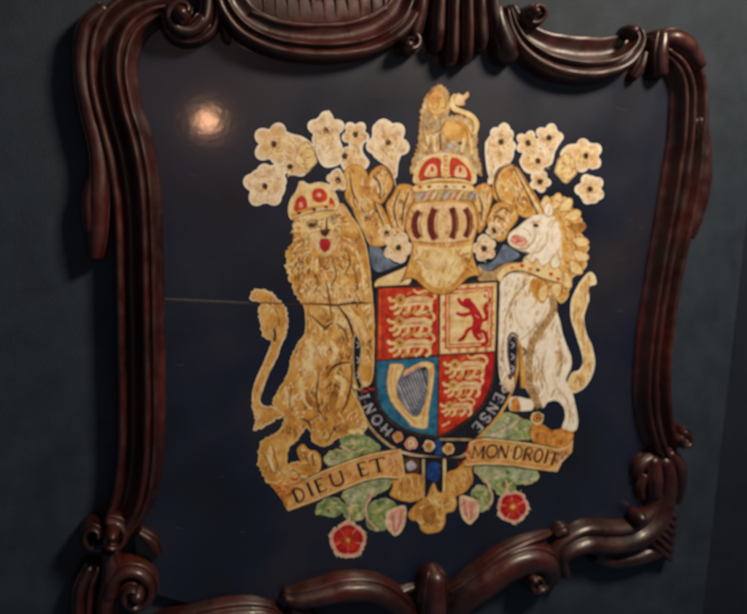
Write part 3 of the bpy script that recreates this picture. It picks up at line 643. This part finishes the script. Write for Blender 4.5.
# feet: toes and claws
for x, y in ((294,468),(300,472),(304,476),(352,432),(359,431),(364,426),(364,384),(357,387)):
    a.dot(x, y, 4, 3, 'goldlight', 4.4); a.stroke([(x-3,y+2.5),(x+1,y+3.2)], 1, 'brown', 4.8, False)
for x, y in ((296,480),(303,480),(287,482),(361,390),(368,388),(290,478)): a.stroke([(x,y),(x+4,y+1.5),(x+7,y+.5)], 2.0, 'red', 5, taper=.6)
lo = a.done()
a = Art('lion_hind_foot', lo, 6.9, 'second hind foot with spread toes')
p = a.poly([(297,450),(303,444),(309,450),(316,451),(321,458),(320,471),(310,476),(299,474),(291,466),(300,463)], 'gold', edge='amber', ew=1)
a.fur(p, 30, ['goldlight','golddark','amber'], 6, 1.5, 1.2, seed=54, spread=.9); a.stroke([(304,452),(308,462)], 1.3, 'brown', 3, False); a.stroke([(312,454),(314,466)], 1.3, 'brown', 3, False); a.done()
a = Art('lion_tail', lo, 6.2, 'tufted tail curling up beside the lion')
p = a.poly([(251,299),(252,292),(258,289),(266,290),(276,297),(285,308),(288,322),(286,334),(281,346),(277,358),(268,376),(263,390),(260,400),(264,406),(273,407),(281,410),(282,416),(274,420),(264,427),(254,429),(256,420),(253,410),(252,396),(255,382),(262,366),(268,352),(271,341),(264,337),(260,322),(259,310),(262,303)], 'gold', edge='rosewhite', ew=1.4, n=4, rag=lambda x, y: 2.4 if y < 340 or y > 405 else .3)
a.fur(p, 70, ['goldlight','cream','gold','golddark','tan'], 8, 1.3, 1.5, spread=.35, seed=53)
a.stroke([(274,328),(275,336),(274,342)], 2.6, 'ink', 4, taper=.5); a.stroke([(264,300),(276,310),(280,326)], 1.3, 'golddark', 3); a.stroke([(256,302.6),(268,303),(283,303.6)], 1.3, 'brown', 5); a.done()
a = Art('tongue', lo, 8.4, 'red tongue in the open mouth')
a.poly([(320,240),(324,238.5),(329,240),(330,246),(328,250),(325,252),(322,249),(320,245)], 'crimson', edge='deepred', ew=.7, rag=1.2, per=4); a.done()
a = Art('lion_crown', lo, 8.2, 'gold crown with red caps on the lion')
a.poly([(288,212),(290,200),(296,191),(299,183),(303,181),(309,184),(318,182),(329,184),(335,192),(339,203),(334,210),(316,211),(302,218),(292,220)], 'goldlight', edge='rosewhite', ew=2)
a.poly([(294,210),(296,200),(302,195),(307,200),(307,209),(301,214)], 'red', 1.5, edge='amber', ew=.7); a.poly([(312,199),(313,190),(321,188),(327,193),(327,200),(319,203)], 'red', 1.5, edge='amber', ew=.7); a.poly([(329,203),(330,197),(334,201),(335,207),(331,208)], 'red', 1.5)
a.dot(301,205,2,3,'pink',3); a.dot(319,195,2.6,2,'pink',3)
a.stroke([(306,186),(309,198),(311,211)], 3, 'goldlight', 3); a.stroke([(291,216),(303,211),(318,207),(334,206)], 3.6, 'gold', 3); a.stroke([(292,220),(304,215),(319,211),(335,210)], 1.3, 'golddark', 3.6)
for c in ((299,213,'brown'),(314,209.5,'ink'),(326,207,'crimson')): a.dot(c[0], c[1], 2.2, 1.6, c[2], 4.4)
a.dot(301,184,2.6,3,'cream',4); a.done()
# ---------------------------------------------------------------- unicorn supporter
a = Art('unicorn', root, 6.4, 'white unicorn at the right of the shield')
UB = [(508,240),(510,233),(518,227),(526,220),(535,215),(544,213),(554,212),(566,222),(572,240),(568,262),(560,282),(554,300),(559,318),(564,338),(571,356),(571,368),(566,380),(572,392),(576,408),(578,422),(575,431),(566,430),(562,427),(565,418),(564,408),(557,401),(548,402),(543,408),(536,402),(532,410),(520,411),(510,410),(510,398),(520,397),(531,399),(526,388),(523,372),(522,350),(519,340),(514,336),(508,340),(507,352),(510,368),(514,380),(514,390),(508,391),(502,384),(499,372),(498.5,350),(499,320),(500,295),(500,284),(506,272),(520,268),(524,258),(530,253),(519,250),(511,246)]
p = a.poly(UB, 'white', edge='pale', ew=1.2, n=4)
a.fur(inset(p, 1), 200, ['white','white','rosewhite','rosewhite','pale','cream'], 14, 2.2, lambda x, y: 2.0 if y < 330 else 1.5, spread=.35, curl=.2, seed=61)
a.dot(536,225.5,3.2,2.0,'brown',4); a.dot(535.5,225.2,1.4,1.2,'ink',4.5); a.stroke([(530,223),(536,221.5),(542,223)], 1.2, 'tan', 4)
a.poly([(510,240),(514,235),(521,236),(527,240),(524,246),(516,246)], 'pink', 3, edge='tan', ew=.6); a.stroke([(515,243),(519,241),(523,241)], 2.0, 'red', 4, taper=.5); a.dot(514,236.5,1.6,1.2,'red',4)
a.stroke([(511,246),(520,249),(528,247),(534,240),(536,232)], 1.2, 'golddark', 4, taper=.6); a.stroke([(519,250.5),(530,253.5),(541,250),(547,241),(546,232)], 1.0, 'tan', 4, taper=.8); a.stroke([(523,228),(529,232),(531,238)], 1.0, 'tan', 4, taper=.6); a.stroke([(540,214),(530,219),(521,227)], 1.6, 'white', 4, taper=.5)
for l, wd, m in (([(529,282),(518,292),(509,308),(504,324)],2.2,'tan'), ([(548,308),(540,322),(528,334),(520,340)],1.6,'tan'), ([(505,330),(503,350),(505,372)],1.3,'tan'), ([(522,330),(516,318),(514,306)],1.6,'cream'), ([(546,350),(542,370),(548,388)],1.6,'tan'), ([(560,346),(562,362),(556,378)],2.0,'tan'), ([(536,352),(535,372)],1.4,'tan'), ([(556,388),(566,398),(570,414)],1.5,'tan'), ([(552,372),(558,390),(566,402)],1.3,'cream')):
    a.stroke(l, wd, m, 3.4, taper=.7)
for l, wd in (([(514,284),(510,300),(506,322)],5), ([(526,298),(524,312),(530,324)],7), ([(544,340),(550,356),(552,374)],6), ([(554,254),(557,240),(554,226)],3), ([(568,400),(573,414)],3.5)):
    a.stroke(l, wd, 'white', 3, taper=.7)
a.poly([(506,376),(513,374),(515,388),(508,390),(503,384)], 'rosewhite', 4, edge='golddark', ew=.7); a.dot(510,377,2,3,'brown',4.6)
a.stroke([(507,340),(512,333),(519,337)], 2, 'ink', 4, taper=.5); a.stroke([(520,346),(525,350),(524,356)], 2.0, 'ink', 4, taper=.5)
a.poly([(512,400),(518,398),(520,410),(511,410)], 'amber', 4)
UC = inset(cr(UB, 4), 1.2)
for cx, cy, rx, ry, n in ((512,300,6,26,30),(536,330,14,10,26),(560,350,6,24,34),(540,375,6,26,34),(560,262,5,14,14),(502,360,3,26,20),(556,395,10,12,20),(522,284,10,8,14),(524,245,8,6,16),(570,412,4,14,12)):
    a.shade(cx, cy, rx, ry, n, ['tan','cream','tan','rosewhite','golddark'], 9, 1.2, clip=UC, seed=4, ang=1.7, spread=.3)
uo = a.done()
a = Art('mane', uo, 7.4, 'curled ochre mane')
def curlpoly(base, amp, per):
    return base
MN = [(541,204),(545,198),(551,199),(556,194),(562,197),(568,199),(571,205),(569,209),(577,211),(580,218),(584,225),(579,230),(582,236),(588,242),(587,252),(582,256),(586,264),(580,272),(573,276),(570,284),(567,296),(561,302),(553,297),(548,296),(543,304),(536,300),(531,292),(530,282),(540,276),(556,274),(562,262),(562,244),(560,228),(554,216),(546,214),(540,212)]
p = a.poly(MN, 'gold', edge='goldlight', ew=1.2, n=4, rag=1.8, per=7.5)
a.fur(p, 160, ['goldlight','cream','amber','golddark','gold','goldlight'], 9, 1.7, lambda x, y: 1.2 if y < 275 else 1.7, spread=.7, curl=1.0, seed=62)
for k_, (x, y, an) in enumerate([(547,205,-1.6),(557,202,-1.3),(566,206,-.9),(573,216,-.5),(577,228,-.2),(580,242,.1),(580,256,.3),(575,268,.7),(566,280,1.2),(556,288,1.5),(543,292,1.7)]):
    c_, s_ = math.cos(an), math.sin(an)
    loc = lambda u, v: (x + u*c_ - v*s_, y + u*s_ + v*c_)
    a.poly([loc(-9,-3), loc(0,-5.5), loc(7,-4), loc(9.5,0), loc(6,4), loc(-2,5)], 'goldlight', 3.0 + .12*k_, edge='golddark', ew=.8)
    a.stroke([loc(-7,0), loc(0,-2), loc(5,-1), loc(6,1.5)], 1.1, 'gold', 3.06 + .12*k_, taper=.5); a.stroke([loc(-5,2.5), loc(1,1.5), loc(4,2)], .9, 'amber', 3.06 + .12*k_, taper=.5)
for l in ([(556,200),(566,206),(570,216)], [(566,218),(574,228),(576,240)], [(570,240),(578,250),(578,262)], [(546,204),(556,210),(562,222)], [(534,284),(538,294)], [(556,284),(556,296)]): a.stroke(l, 1.3, 'golddark', 3.5, taper=.7)
a.done()
a = Art('ear', uo, 8.6, 'pointed white ear')
a.poly([(544,214),(544,208),(548,202),(553,206),(553,214),(549,217)], 'white', edge='golddark', ew=.7); a.stroke([(549,214),(549,207)], 1.4, 'pink', 1, False, .5); a.done()
a = Art('horn', uo, 7.8, 'thin spiral horn')
a.stroke([(541,213),(528,190),(514,165)], 6.5, 'brown', 0, False, w2=2.0); a.stroke([(541,213),(528,190),(515,167)], 4.6, 'goldlight', 1, False, w2=1.0); a.stroke([(543,212),(530,189),(517,168)], 1.1, 'golddark', 2, False)

a.done()
a = Art('collar', uo, 8.4, 'gold coronet collar studded with red')
a.poly([(500,282),(496,276),(502,268),(512,263),(522,262),(526,257),(532,263),(537,258),(542,266),(549,262),(553,268),(560,268),(564,278),(560,284),(548,282),(536,277),(524,274),(512,273),(504,278)], 'goldlight', edge='golddark', ew=.8)
a.stroke([(503,277),(512,271.5),(526,272),(544,279),(560,283)], 1.4, 'brown', 3)
for c in ((522,265.5,'red'),(538,270,'brown'),(551,274,'red'),(530,269,'amber'),(512,268,'amber'),(558,279,'red')): a.dot(c[0], c[1], 2.2, 1.9, c[2], 3)
a.done()
a = Art('chain', uo, 8.0, 'brown link chain hanging from the collar')
CH = [(553,298),(553,311),(543,327),(533,342),(529,360),(529.5,383),(535,397),(539,408)]
a.stroke(CH, 7.4, 'golddark', 0); a.stroke(CH, 5.4, 'tan', 1)
cp = cr(CH, 7, False)
for i in range(0, len(cp)-1, 1):
    x, y = cp[i]; dx, dy = cp[i+1][0]-x, cp[i+1][1]-y; t = math.atan2(dy, dx) + (.8 if i % 2 else -.8)
    a.stroke([(x-2.6*math.cos(t), y-2.6*math.sin(t)), (x+2.6*math.cos(t), y+2.6*math.sin(t))], 1.0, 'golddark' if i % 2 else 'brown', 2 + .2*(i % 3), False, .3)
a.stroke([(521,346),(522,366),(524,388)], 4.5, 'gold', 1.5, taper=.2); a.stroke([(519,345),(520,368),(521,388)], 1.3, 'golddark', 2)
a.dot(537.5,418,6.4,6.6,'goldlight',2); a.dot(537.5,418,4.6,4.8,'brown',3); a.dot(537.5,418,3.4,3.4,'amber',4); a.dot(537.5,418,1.6,1.6,'brown',5)
a.done()
a = Art('unicorn_tail', uo, 6.2, 'gold and white tail sweeping up')
p = a.poly([(590,272),(595,276),(596,284),(589,287),(589,300),(584,316),(586,332),(592,346),(595,362),(592,376),(584,388),(573,393),(567,385),(572,373),(579,370),(583,362),(581,351),(576,335),(571,318),(571,302),(576,289),(583,278)], 'goldlight', edge='pale', ew=1.4, n=4)
a.fur(p, 60, ['gold','golddark','cream','goldlight'], 12, 1.3, 1.55, spread=.2, curl=.1, seed=63); a.done()
a = Art('ribbon_mount', root, 6.0, 'orange ground under the unicorn hoof')
p = a.poly([(531,426),(540,423),(552,430),(564,428),(573,431),(572,441),(564,449),(550,447),(532,441)], 'amber', edge='golddark', ew=.8)
a.fur(p, 34, ['golddark','gold','amber'], 10, 1.6, 1.5, spread=.3, seed=64); a.done()
# ---------------------------------------------------------------- motto ribbons
a = Art('motto_ribbon', root, 7.4, 'gold ribbon, left half, reading DIEU ET')
p = a.poly([(266,481),(284,484),(304,479),(323,471),(348,461),(372,453.5),(401,449),(403,462),(405,476),(397,478.5),(381,477.5),(364,481),(341,490),(315,501),(288,511),(283,502),(276,491)], 'ribbon', smooth=False, edge='goldlight', ew=1.6)
a.stroke([(300,481.5),(323,470.5),(348,460.5),(372,453),(401,448.5)], 1.2, 'brown', 2.2); a.stroke([(288,512),(315,502),(341,491),(364,482),(381,478.5),(398,479.5)], 1.1, 'brown', 2.2)
a.stroke([(290,507),(315,498),(341,487.5),(364,478.5),(381,475)], 1, 'amber', 2); a.stroke([(286,487),(305,481.5),(324,473.5),(349,463.5),(372,456.5),(398,452)], .9, 'golddark', 2)
a.poly([(268,483),(282,485),(300,481),(296,490),(288,500),(287,508),(283,502),(276,491)], 'amber', 1.4, smooth=False)
a.fur([(270,484),(298,482),(290,500),(286,506)], 14, ['brown','red','gold'], 7, 1.2, .3, seed=70, up=2.4); a.fur([(386,455),(400,452),(402,474),(388,474)], 18, ['amber','pink','golddark'], 8, 1.3, 1.5, spread=.3, seed=71, up=2)
ro = a.done()
a = Art('lettering', ro, 8.6, 'dark letters DIEU ET')
for ch, x, y, an, wd in (('D',299.5,494.5,-.40,11.5),('I',310,489.5,-.40,7),('E',321,485,-.38,11),('U',337,479,-.34,14),('.',350.5,474,-.3,5),('E',363.5,469,-.3,11),('T',378,465.5,-.22,14)):
    letter(a, ch, x, y, wd, 13.2, an, 'ink' if ch != '.' else 'brown', 3.0 if ch != '.' else 1.6, slant=.0)
a.done()
a = Art('motto_ribbon', root, 7.4, 'gold ribbon, right half, reading MON DROIT')
p = a.poly([(470,441),(484,438),(509,440.5),(533,444),(560,449),(568,446),(573,440),(572,452),(562,462),(557,472),(550,471),(530,468.5),(509,465.5),(484,464.5),(465,466),(467,452)], 'ribbon', smooth=False, edge='goldlight', ew=1.6)
a.stroke([(470,440.5),(484,437.5),(509,440),(533,443.5),(560,448.5)], 1.1, 'brown', 2.2); a.stroke([(465,466.5),(484,465),(509,466),(530,469),(550,471.5)], 1.1, 'brown', 2.2)
a.stroke([(472,444),(486,441),(509,443),(533,446.5),(556,451)], .9, 'golddark', 2); a.stroke([(468,462.5),(484,461),(509,462),(530,465),(549,467.5)], .9, 'amber', 2)
a.fur([(467,444),(473,444),(471,463),(466,464)], 12, ['amber','red'], 8, 1.3, 1.7, spread=.2, seed=72, up=2); a.fur([(553,452),(571,446),(566,458),(556,470)], 26, ['brown','golddark','pink','tan'], 6, 1.3, 1.9, spread=.5, seed=73, up=2)
ro = a.done()
a = Art('lettering', ro, 8.6, 'dark letters MON DROIT')
for ch, x, y, an, wd in (('M',478.5,452,.02,12),('O',492,451.3,.04,11),('N',503.5,452,.08,10),('.',511.5,450.5,.1,4),('D',518.5,453,.12,9),('R',528.5,454.3,.14,8.5),('O',538.5,455.8,.16,8),('I',546.5,457,.18,5.5),('T',553.5,459,.2,7.5)):
    letter(a, ch, x, y, wd, 12.6, an, 'ink', 2.5 if ch != '.' else 1.4, slant=.12)
a.done()
# ================================================================= carved frame
PR_RAIL = [(-1,0),(-.98,.42),(-.9,.62),(-.78,.68),(-.66,.6),(-.56,.4),(-.42,.28),(-.25,.28),(-.1,.42),(0,.68),(.08,.9),(.18,1.0),(.28,.95),(.34,.8),(.38,.74),(.43,.84),(.5,.88),(.58,.8),(.66,.58),(.76,.42),(.86,.36),(.95,.3),(1,0)]
PR_ROUND = [(-1,0),(-.98,.3),(-.93,.5),(-.84,.66),(-.74,.76),(-.69,.74),(-.66,.69),(-.62,.75),(-.5,.88),(-.3,.97),(0,1),(.3,.97),(.5,.9),(.62,.82),(.66,.76),(.69,.79),(.74,.77),(.84,.66),(.93,.5),(.98,.3),(1,0)]
PR_DOUBLE = [(-1,0),(-.98,.3),(-.88,.58),(-.7,.75),(-.5,.8),(-.36,.7),(-.3,.58),(-.22,.72),(0,.93),(.25,1),(.45,.95),(.6,.8),(.66,.66),(.72,.7),(.84,.62),(.96,.36),(1,0)]
PR_HOLLOW = [(-1,0),(-.98,.4),(-.9,.56),(-.75,.52),(-.5,.42),(-.25,.42),(-.1,.5),(.0,.7),(.08,.84),(.17,.86),(.23,.74),(.27,.62),(.36,.72),(.5,.86),(.64,.9),(.8,.78),(.93,.5),(1,0)]
PR_SCOOP = [(-1,0),(-.97,.55),(-.9,.85),(-.8,.95),(-.68,.85),(-.5,.55),(-.2,.4),(.1,.42),(.35,.6),(.52,.9),(.66,1),(.78,.9),(.84,.7),(.9,.62),(.96,.45),(1,0)]
def sweep(name, pts, profile, label=None, n=9, cap=.55, parent=None, extra=None, capend=True, capstart=True, wob=.04):
    """carved moulding following a path; pts = (x, y, half width in photo pixels, height in metres)"""
    p = cr(pts, n, False)
    W = []
    for x, y, hw, h in p:
        c = at(x, y, .35*h + .005); W.append((c, hw * px(x, y), h))
    # rounded ends
    def endcap(c, d, hw, h):
        return [(c + d*hw*cap*math.sin(t), hw*math.cos(t), h*math.cos(t)**.6) for t in (.35, .7, 1.0, 1.25, 1.42, 1.52)]
    if capend:
        d = (W[-1][0] - W[-2][0]); d.y = 0; d.normalize(); W = W + endcap(W[-1][0], d, W[-1][1], W[-1][2])
    if capstart:
        d = (W[0][0] - W[1][0]); d.y = 0; d.normalize(); W = endcap(W[0][0], d, W[0][1], W[0][2])[::-1] + W
    v, f = [], []; k = len(W); m = len(profile)
    for i, (c, hw, h) in enumerate(W):
        d = W[min(i+1, k-1)][0] - W[max(i-1, 0)][0]; d.y = 0; d.normalize()
        s = Vector((-d.z, 0, d.x))               # left of travel seen from the front
        q = 1 + wob * noise.noise(c * 25)
        for t, z in profile:
            v.append(Vector((c.x, 0, c.z)) - s*t*hw*q + Vector((0, -.003 - z*h*(1 + wob*noise.noise(c*40 + Vector((t*2,0,0)))), 0)) - ORG)
    for i in range(k-1):
        for j in range(m-1):
            f.append((i*m+j, i*m+j+1, (i+1)*m+j+1, (i+1)*m+j))
    f.append(tuple(range(m))); f.append(tuple(range((k-1)*m, k*m))[::-1])
    me = bpy.data.meshes.new(name); me.from_pydata(v, [], f); me.materials.append(M['wood'])
    bm = bmesh.new(); bm.from_mesh(me)
    bmesh.ops.recalc_face_normals(bm, faces=bm.faces)
    bm.to_mesh(me); bm.free()
    me.polygons.foreach_set('use_smooth', [True]*len(me.polygons))
    o = link(name, me, parent or root, label)
    return o
def volute(cx, cy, r0, turns, start, sgn, hw0, h0, label=None, parent=None, name='volute', r1=.22, hup=.4):
    pts = []
    N_ = int(turns*9) + 2
    for i in range(N_):
        t = i/(N_-1); a_ = start + sgn*t*turns*2*math.pi; r = r0*((1-t) + r1*t)
        pts.append((cx + r*math.cos(a_), cy + r*math.sin(a_), hw0*(1-.55*t), h0*(1 + hup*t)))
    return sweep(name, pts, PR_ROUND, label, n=4, parent=parent)
def knob(x, y, r, h, parent=None, name='carved_bead'):
    bm = bmesh.new(); bmesh.ops.create_uvsphere(bm, u_segments=24, v_segments=14, radius=1)
    c = at(x, y, h*.7); rr = r*px(x, y)
    for v_ in bm.verts: v_.co = Vector((c.x + v_.co.x*rr, -h*.6 + v_.co.y*h*.5, c.z + v_.co.z*rr)) - ORG
    for f_ in bm.faces: f_.smooth = True
    me = bpy.data.meshes.new(name); bm.to_mesh(me); bm.free(); me.materials.append(M['wood'])
    return link(name, me, parent or root)
# left rail (travel downwards, +t is towards the board? left of travel = east)
rail = sweep('side_rail', [(176,4,17,.034),(150,8,22,.038),(128,22,25,.042),(116,44,26,.044),(113,75,26,.046),(119,110,26,.046),(129,145,26,.046),(136,185,26,.046),(139,230,25,.046),(140,280,25,.046),(141,340,25,.046),(142,400,25,.046),(141,450,25,.045),(136,490,24,.044),(126,516,21,.042),(112,534,17,.038),(98,538,14,.034)], [(-t,z) for t,z in PR_RAIL][::-1], 'left side rail with long grooves')
sweep('outer_moulding', [(104,10,10,.03),(86,30,11,.03),(82,70,11,.03),(88,110,11,.03),(98,150,12,.03),(100,190,13,.034),(98,230,12,.034),(96,256,9,.028)], PR_ROUND, 'outer leaf moulding ending in a rounded drop', parent=rail)
sweep('outer_moulding', [(93,180,7,.028),(90,205,10,.03),(92,230,9,.03)], PR_ROUND, parent=rail)
volute(113, 531, 15, 1.2, -1.9, 1, 7, .04, 'scroll at the foot of the left rail')
volute(96, 530, 15, .8, 1.2, 1, 7, .034)
knob(113, 531, 7, .062)
# lower left corner scroll
volute(134, 586, 24, 1.3, math.pi*.95, 1, 11, .040, 'lower left corner scroll')
sweep('corner_moulding', [(92,566,11,.03),(84,585,12,.034),(82,606,12,.034),(84,640,12,.034)], PR_DOUBLE, 'moulding at the lower left corner')
sweep('corner_moulding', [(110,552,9,.03),(112,575,12,.036),(108,600,12,.036),(108,640,12,.036)], PR_ROUND)
knob(137, 592, 9, .058)
sweep('carved_leaf', [(140,530,5,.026),(152,540,8,.028),(158,552,5,.024)], PR_ROUND)
# bottom rail
bot = sweep('bottom_rail', [(130,650,17,.036),(165,632,18,.040),(200,620,18,.042),(235,613,17,.042),(262,612,14,.040),(282,620,10,.034)], PR_DOUBLE[::-1] and [(-t,z) for t,z in PR_DOUBLE][::-1], 'left stretch of the bottom rail')
sweep('bottom_scroll', [(284,594,7,.034),(296,596,11,.040),(318,592,13,.044),(345,586,14,.046),(372,588,14,.046),(394,600,13,.044),(412,616,12,.042)], PR_ROUND, 'arched scroll in the bottom rail')
sweep('bottom_scroll', [(292,606,7,.03),(306,618,9,.03),(318,634,10,.03)], PR_ROUND)
sweep('bottom_moulding', [(380,602,8,.024),(398,592,7,.024),(414,586,5,.018)], PR_ROUND, 'thin moulding behind the arched scroll')
sweep('carved_drop', [(432,576,13,.048),(431,594,16,.056),(431,622,16,.056)], PR_ROUND, 'upright teardrop at the bottom centre', cap=.8)
sw = sweep('bottom_scroll', [(450,612,16,.036),(462,596,18,.042),(482,580,18,.046),(506,564,17,.05),(530,556,15,.05),(546,562,12,.046),(549,576,9,.042)], PR_ROUND, 'rising scroll right of the bottom centre')
volute(533, 577, 12, 1.1, -.3, 1, 5.5, .034, parent=sw)
knob(531, 577, 5, .05, parent=sw)
sweep('bottom_moulding', [(447,588,4,.03),(470,572,4,.034),(495,552,4,.036),(520,540,4,.034),(540,534,3.6,.028),(550,531,2.5,.018)], PR_ROUND, 'fine upper moulding of the rising scroll')
# bottom right
sweep('corner_scroll', [(560,572,9,.036),(556,556,11,.04),(566,544,13,.044),(586,537,15,.046),(610,538,15,.046),(634,534,15,.044),(652,520,15,.042),(661,500,14,.04),(662,478,14,.04),(658,462,13,.04)], PR_DOUBLE, 'lower right corner scroll')
sweep('corner_moulding', [(596,555,7,.028),(612,560,7,.03),(636,556,8,.03),(656,548,9,.03)], PR_ROUND)
for i in range(6):
    sweep('carved_flute', [(640 + i*4.2, 534 - i*6.2, 3, .026), (654 + i*2.8, 545 - i*6.6, 3.8, .034), (668 + i*1.0, 557 - i*8.2, 3.4, .022)], PR_ROUND, None if i else 'diagonal fluting at the lower right corner', n=4, cap=1.2)
knob(638, 517, 6, .048); sweep('carved_leaf', [(553,532,4,.03),(560,528,6,.034),(566,532,4,.03)], PR_ROUND)
sweep('carved_leaf', [(666,452,6,.03),(675,462,7,.032),(678,480,7,.03),(676,500,5,.024)], PR_ROUND); sweep('carved_leaf', [(648,456,6,.03),(638,464,7,.032),(634,474,5,.026)], PR_ROUND); sweep('carved_leaf', [(642,474,5,.028),(638,484,5,.028),(640,496,4,.022)], PR_ROUND)
sweep('carved_leaf', [(650,458,8,.036),(651,475,9,.04),(652,492,7,.036)], PR_ROUND)
# right rail
rr = sweep('side_rail', [(664,50,12,.036),(678,62,16,.04),(687,84,17,.042),(688,110,18,.044),(686,140,18,.044),(682,175,19,.044),(676,210,19,.044),(669,245,18,.044),(662,285,17,.044),(656,325,17,.044),(652,365,17,.044),(652,400,17,.044),(657,430,16,.042),(664,450,13,.038)], PR_RAIL, 'right side rail with long grooves')
sweep('outer_moulding', [(698,120,7,.026),(702,150,8,.028),(700,185,9,.03),(694,215,8,.03),(688,236,5,.026)], PR_ROUND, 'outer leaf on the right rail', parent=rr)
volute(678, 438, 8, 1.0, -1.5, 1, 4.5, .034, parent=rr)
# upper right
sc = sweep('corner_cap', [(658,36,8,.036),(655,54,9,.042),(656,74,9,.038)], PR_ROUND, 'rolled cap at the upper right corner')
sweep('corner_cap', [(650,44,7,.03),(666,40,10,.044),(682,48,10,.044),(694,66,8,.04)], PR_ROUND)
ts = sweep('top_scroll', [(508,10,8,.034),(514,26,12,.038),(526,42,16,.042),(546,54,19,.046),(572,60,20,.048),(598,60,19,.048),(618,54,16,.046),(630,42,11,.042),(630,32,7,.038)], PR_HOLLOW, 'hollow scroll at the upper right')
volute(530, 15, 11, 1.2, 2.6, -1, 5, .036, parent=ts)
knob(531, 13, 6, .052, parent=ts); knob(629, 32, 6, .05, parent=ts)
sweep('carved_leaf', [(640,54,4,.03),(636,68,6,.032),(630,78,5,.028)], PR_ROUND, 'small leaf tip at the upper right')
# top centre palmette
for i, (x0, x1, yb, w_, h_) in enumerate(((420,412,46,9,.040),(436,434,50,8,.046),(449,448,64,7,.050),(462,463,62,7,.050),(474,477,50,8,.046),(486,494,46,9,.044))):
    sweep('palmette_lobe', [(x0,-20,w_,h_),(x0*.6+x1*.4,10,w_,h_),(x1,yb-14,w_*1.05,h_*.95),(x1,yb,w_*.8,h_*.8)], PR_ROUND, None if i else 'fluted palmette at the top centre', n=5)
sweep('palmette_lobe', [(492,10,7,.042),(496,30,10,.046),(503,50,12,.046),(508,58,9,.04)], PR_ROUND)
volute(406, 44, 10, 1.0, -1.2, 1, 6, .036); knob(406, 46, 7, .046)
# top left crescent
sweep('top_crescent', [(224,-14,16,.042),(232,8,18,.044),(248,26,19,.046),(274,38,19,.046),(305,43,19,.046),(338,43,19,.046),(370,36,19,.044),(396,20,18,.044),(408,-2,16,.04),(412,-20,16,.04)], PR_HOLLOW, 'hollow crescent moulding along the top')
shell = sweep('shell_recess', [(236,6,26,.017),(280,12,26,.018),(325,14,26,.018),(370,10,26,.017),(404,2,24,.016)], PR_ROUND, 'hollow ribbed recess behind the top crescent', wob=.12)
sweep('recess_lip', [(250,14,4,.024),(280,24,5,.026),(318,27,5,.026),(356,23,5,.026),(384,10,4,.024)], PR_ROUND, parent=shell, wob=.15)
for i in range(11):
    x = 262 + i*12
    sweep('carved_flute', [(x, -20, 4, .0175), (x + 1, 2, 4.6, .0195), (x + 1, 16 + 4*math.sin(i/10*math.pi), 3, .018)], PR_ROUND, None, n=4, parent=shell)
# top left scroll
volute(182, 16, 21, .95, .3, 1, 11, .04, 'hooked scroll at the upper left')
sweep('top_scroll', [(206,-16,13,.036),(210,6,13,.038),(206,26,13,.04),(192,37,11,.042),(176,36,9,.04),(166,26,7,.036)], PR_DOUBLE, 'curling scroll beside the crescent')
knob(181, 15, 10, .056)
sweep('carved_leaf', [(222,28,4,.024),(226,38,5,.026),(228,44,3,.02)], PR_ROUND)
# ------------------------------------------------------------------ light
def refl(x, y, d):
    p_ = at(x, y, PANEL); r_ = ray(x, y); r_ = Vector((r_.x, -r_.y, r_.z)); return p_ + r_*d
def lamp(name, kind, loc, power, col, size, target=None, sizey=None):
    l = bpy.data.lights.new(name, kind); l.energy = power; l.color = col
    if kind == 'POINT': l.shadow_soft_size = size
    else:
        l.size = size
        if sizey: l.shape = 'RECTANGLE'; l.size_y = sizey
    o = bpy.data.objects.new(name, l); C.objects.link(o); o.location = loc
    if target is not None: o.rotation_euler = (target - loc).to_track_quat('-Z', 'Y').to_euler()
    return o
CEN = at(400, 300, 0)
lamp('ceiling_light', 'AREA', CEN + Vector((.85, -1.08, 1.3)), 41, (1, .84, .64), .35, CEN, .3)
lamp('wall_lamp', 'POINT', refl(208, 121, 1.7), 3.3, (1, .50, .27), .025)
wd = bpy.data.worlds.new('World'); S.world = wd; wd.use_nodes = True
bg = wd.node_tree.nodes['Background']; bg.inputs[0].default_value = (.55, .68, .85, 1); bg.inputs[1].default_value = .10
S.view_settings.view_transform = 'Standard'; S.view_settings.look = 'None'; S.view_settings.gamma = 1; S.view_settings.exposure = 0
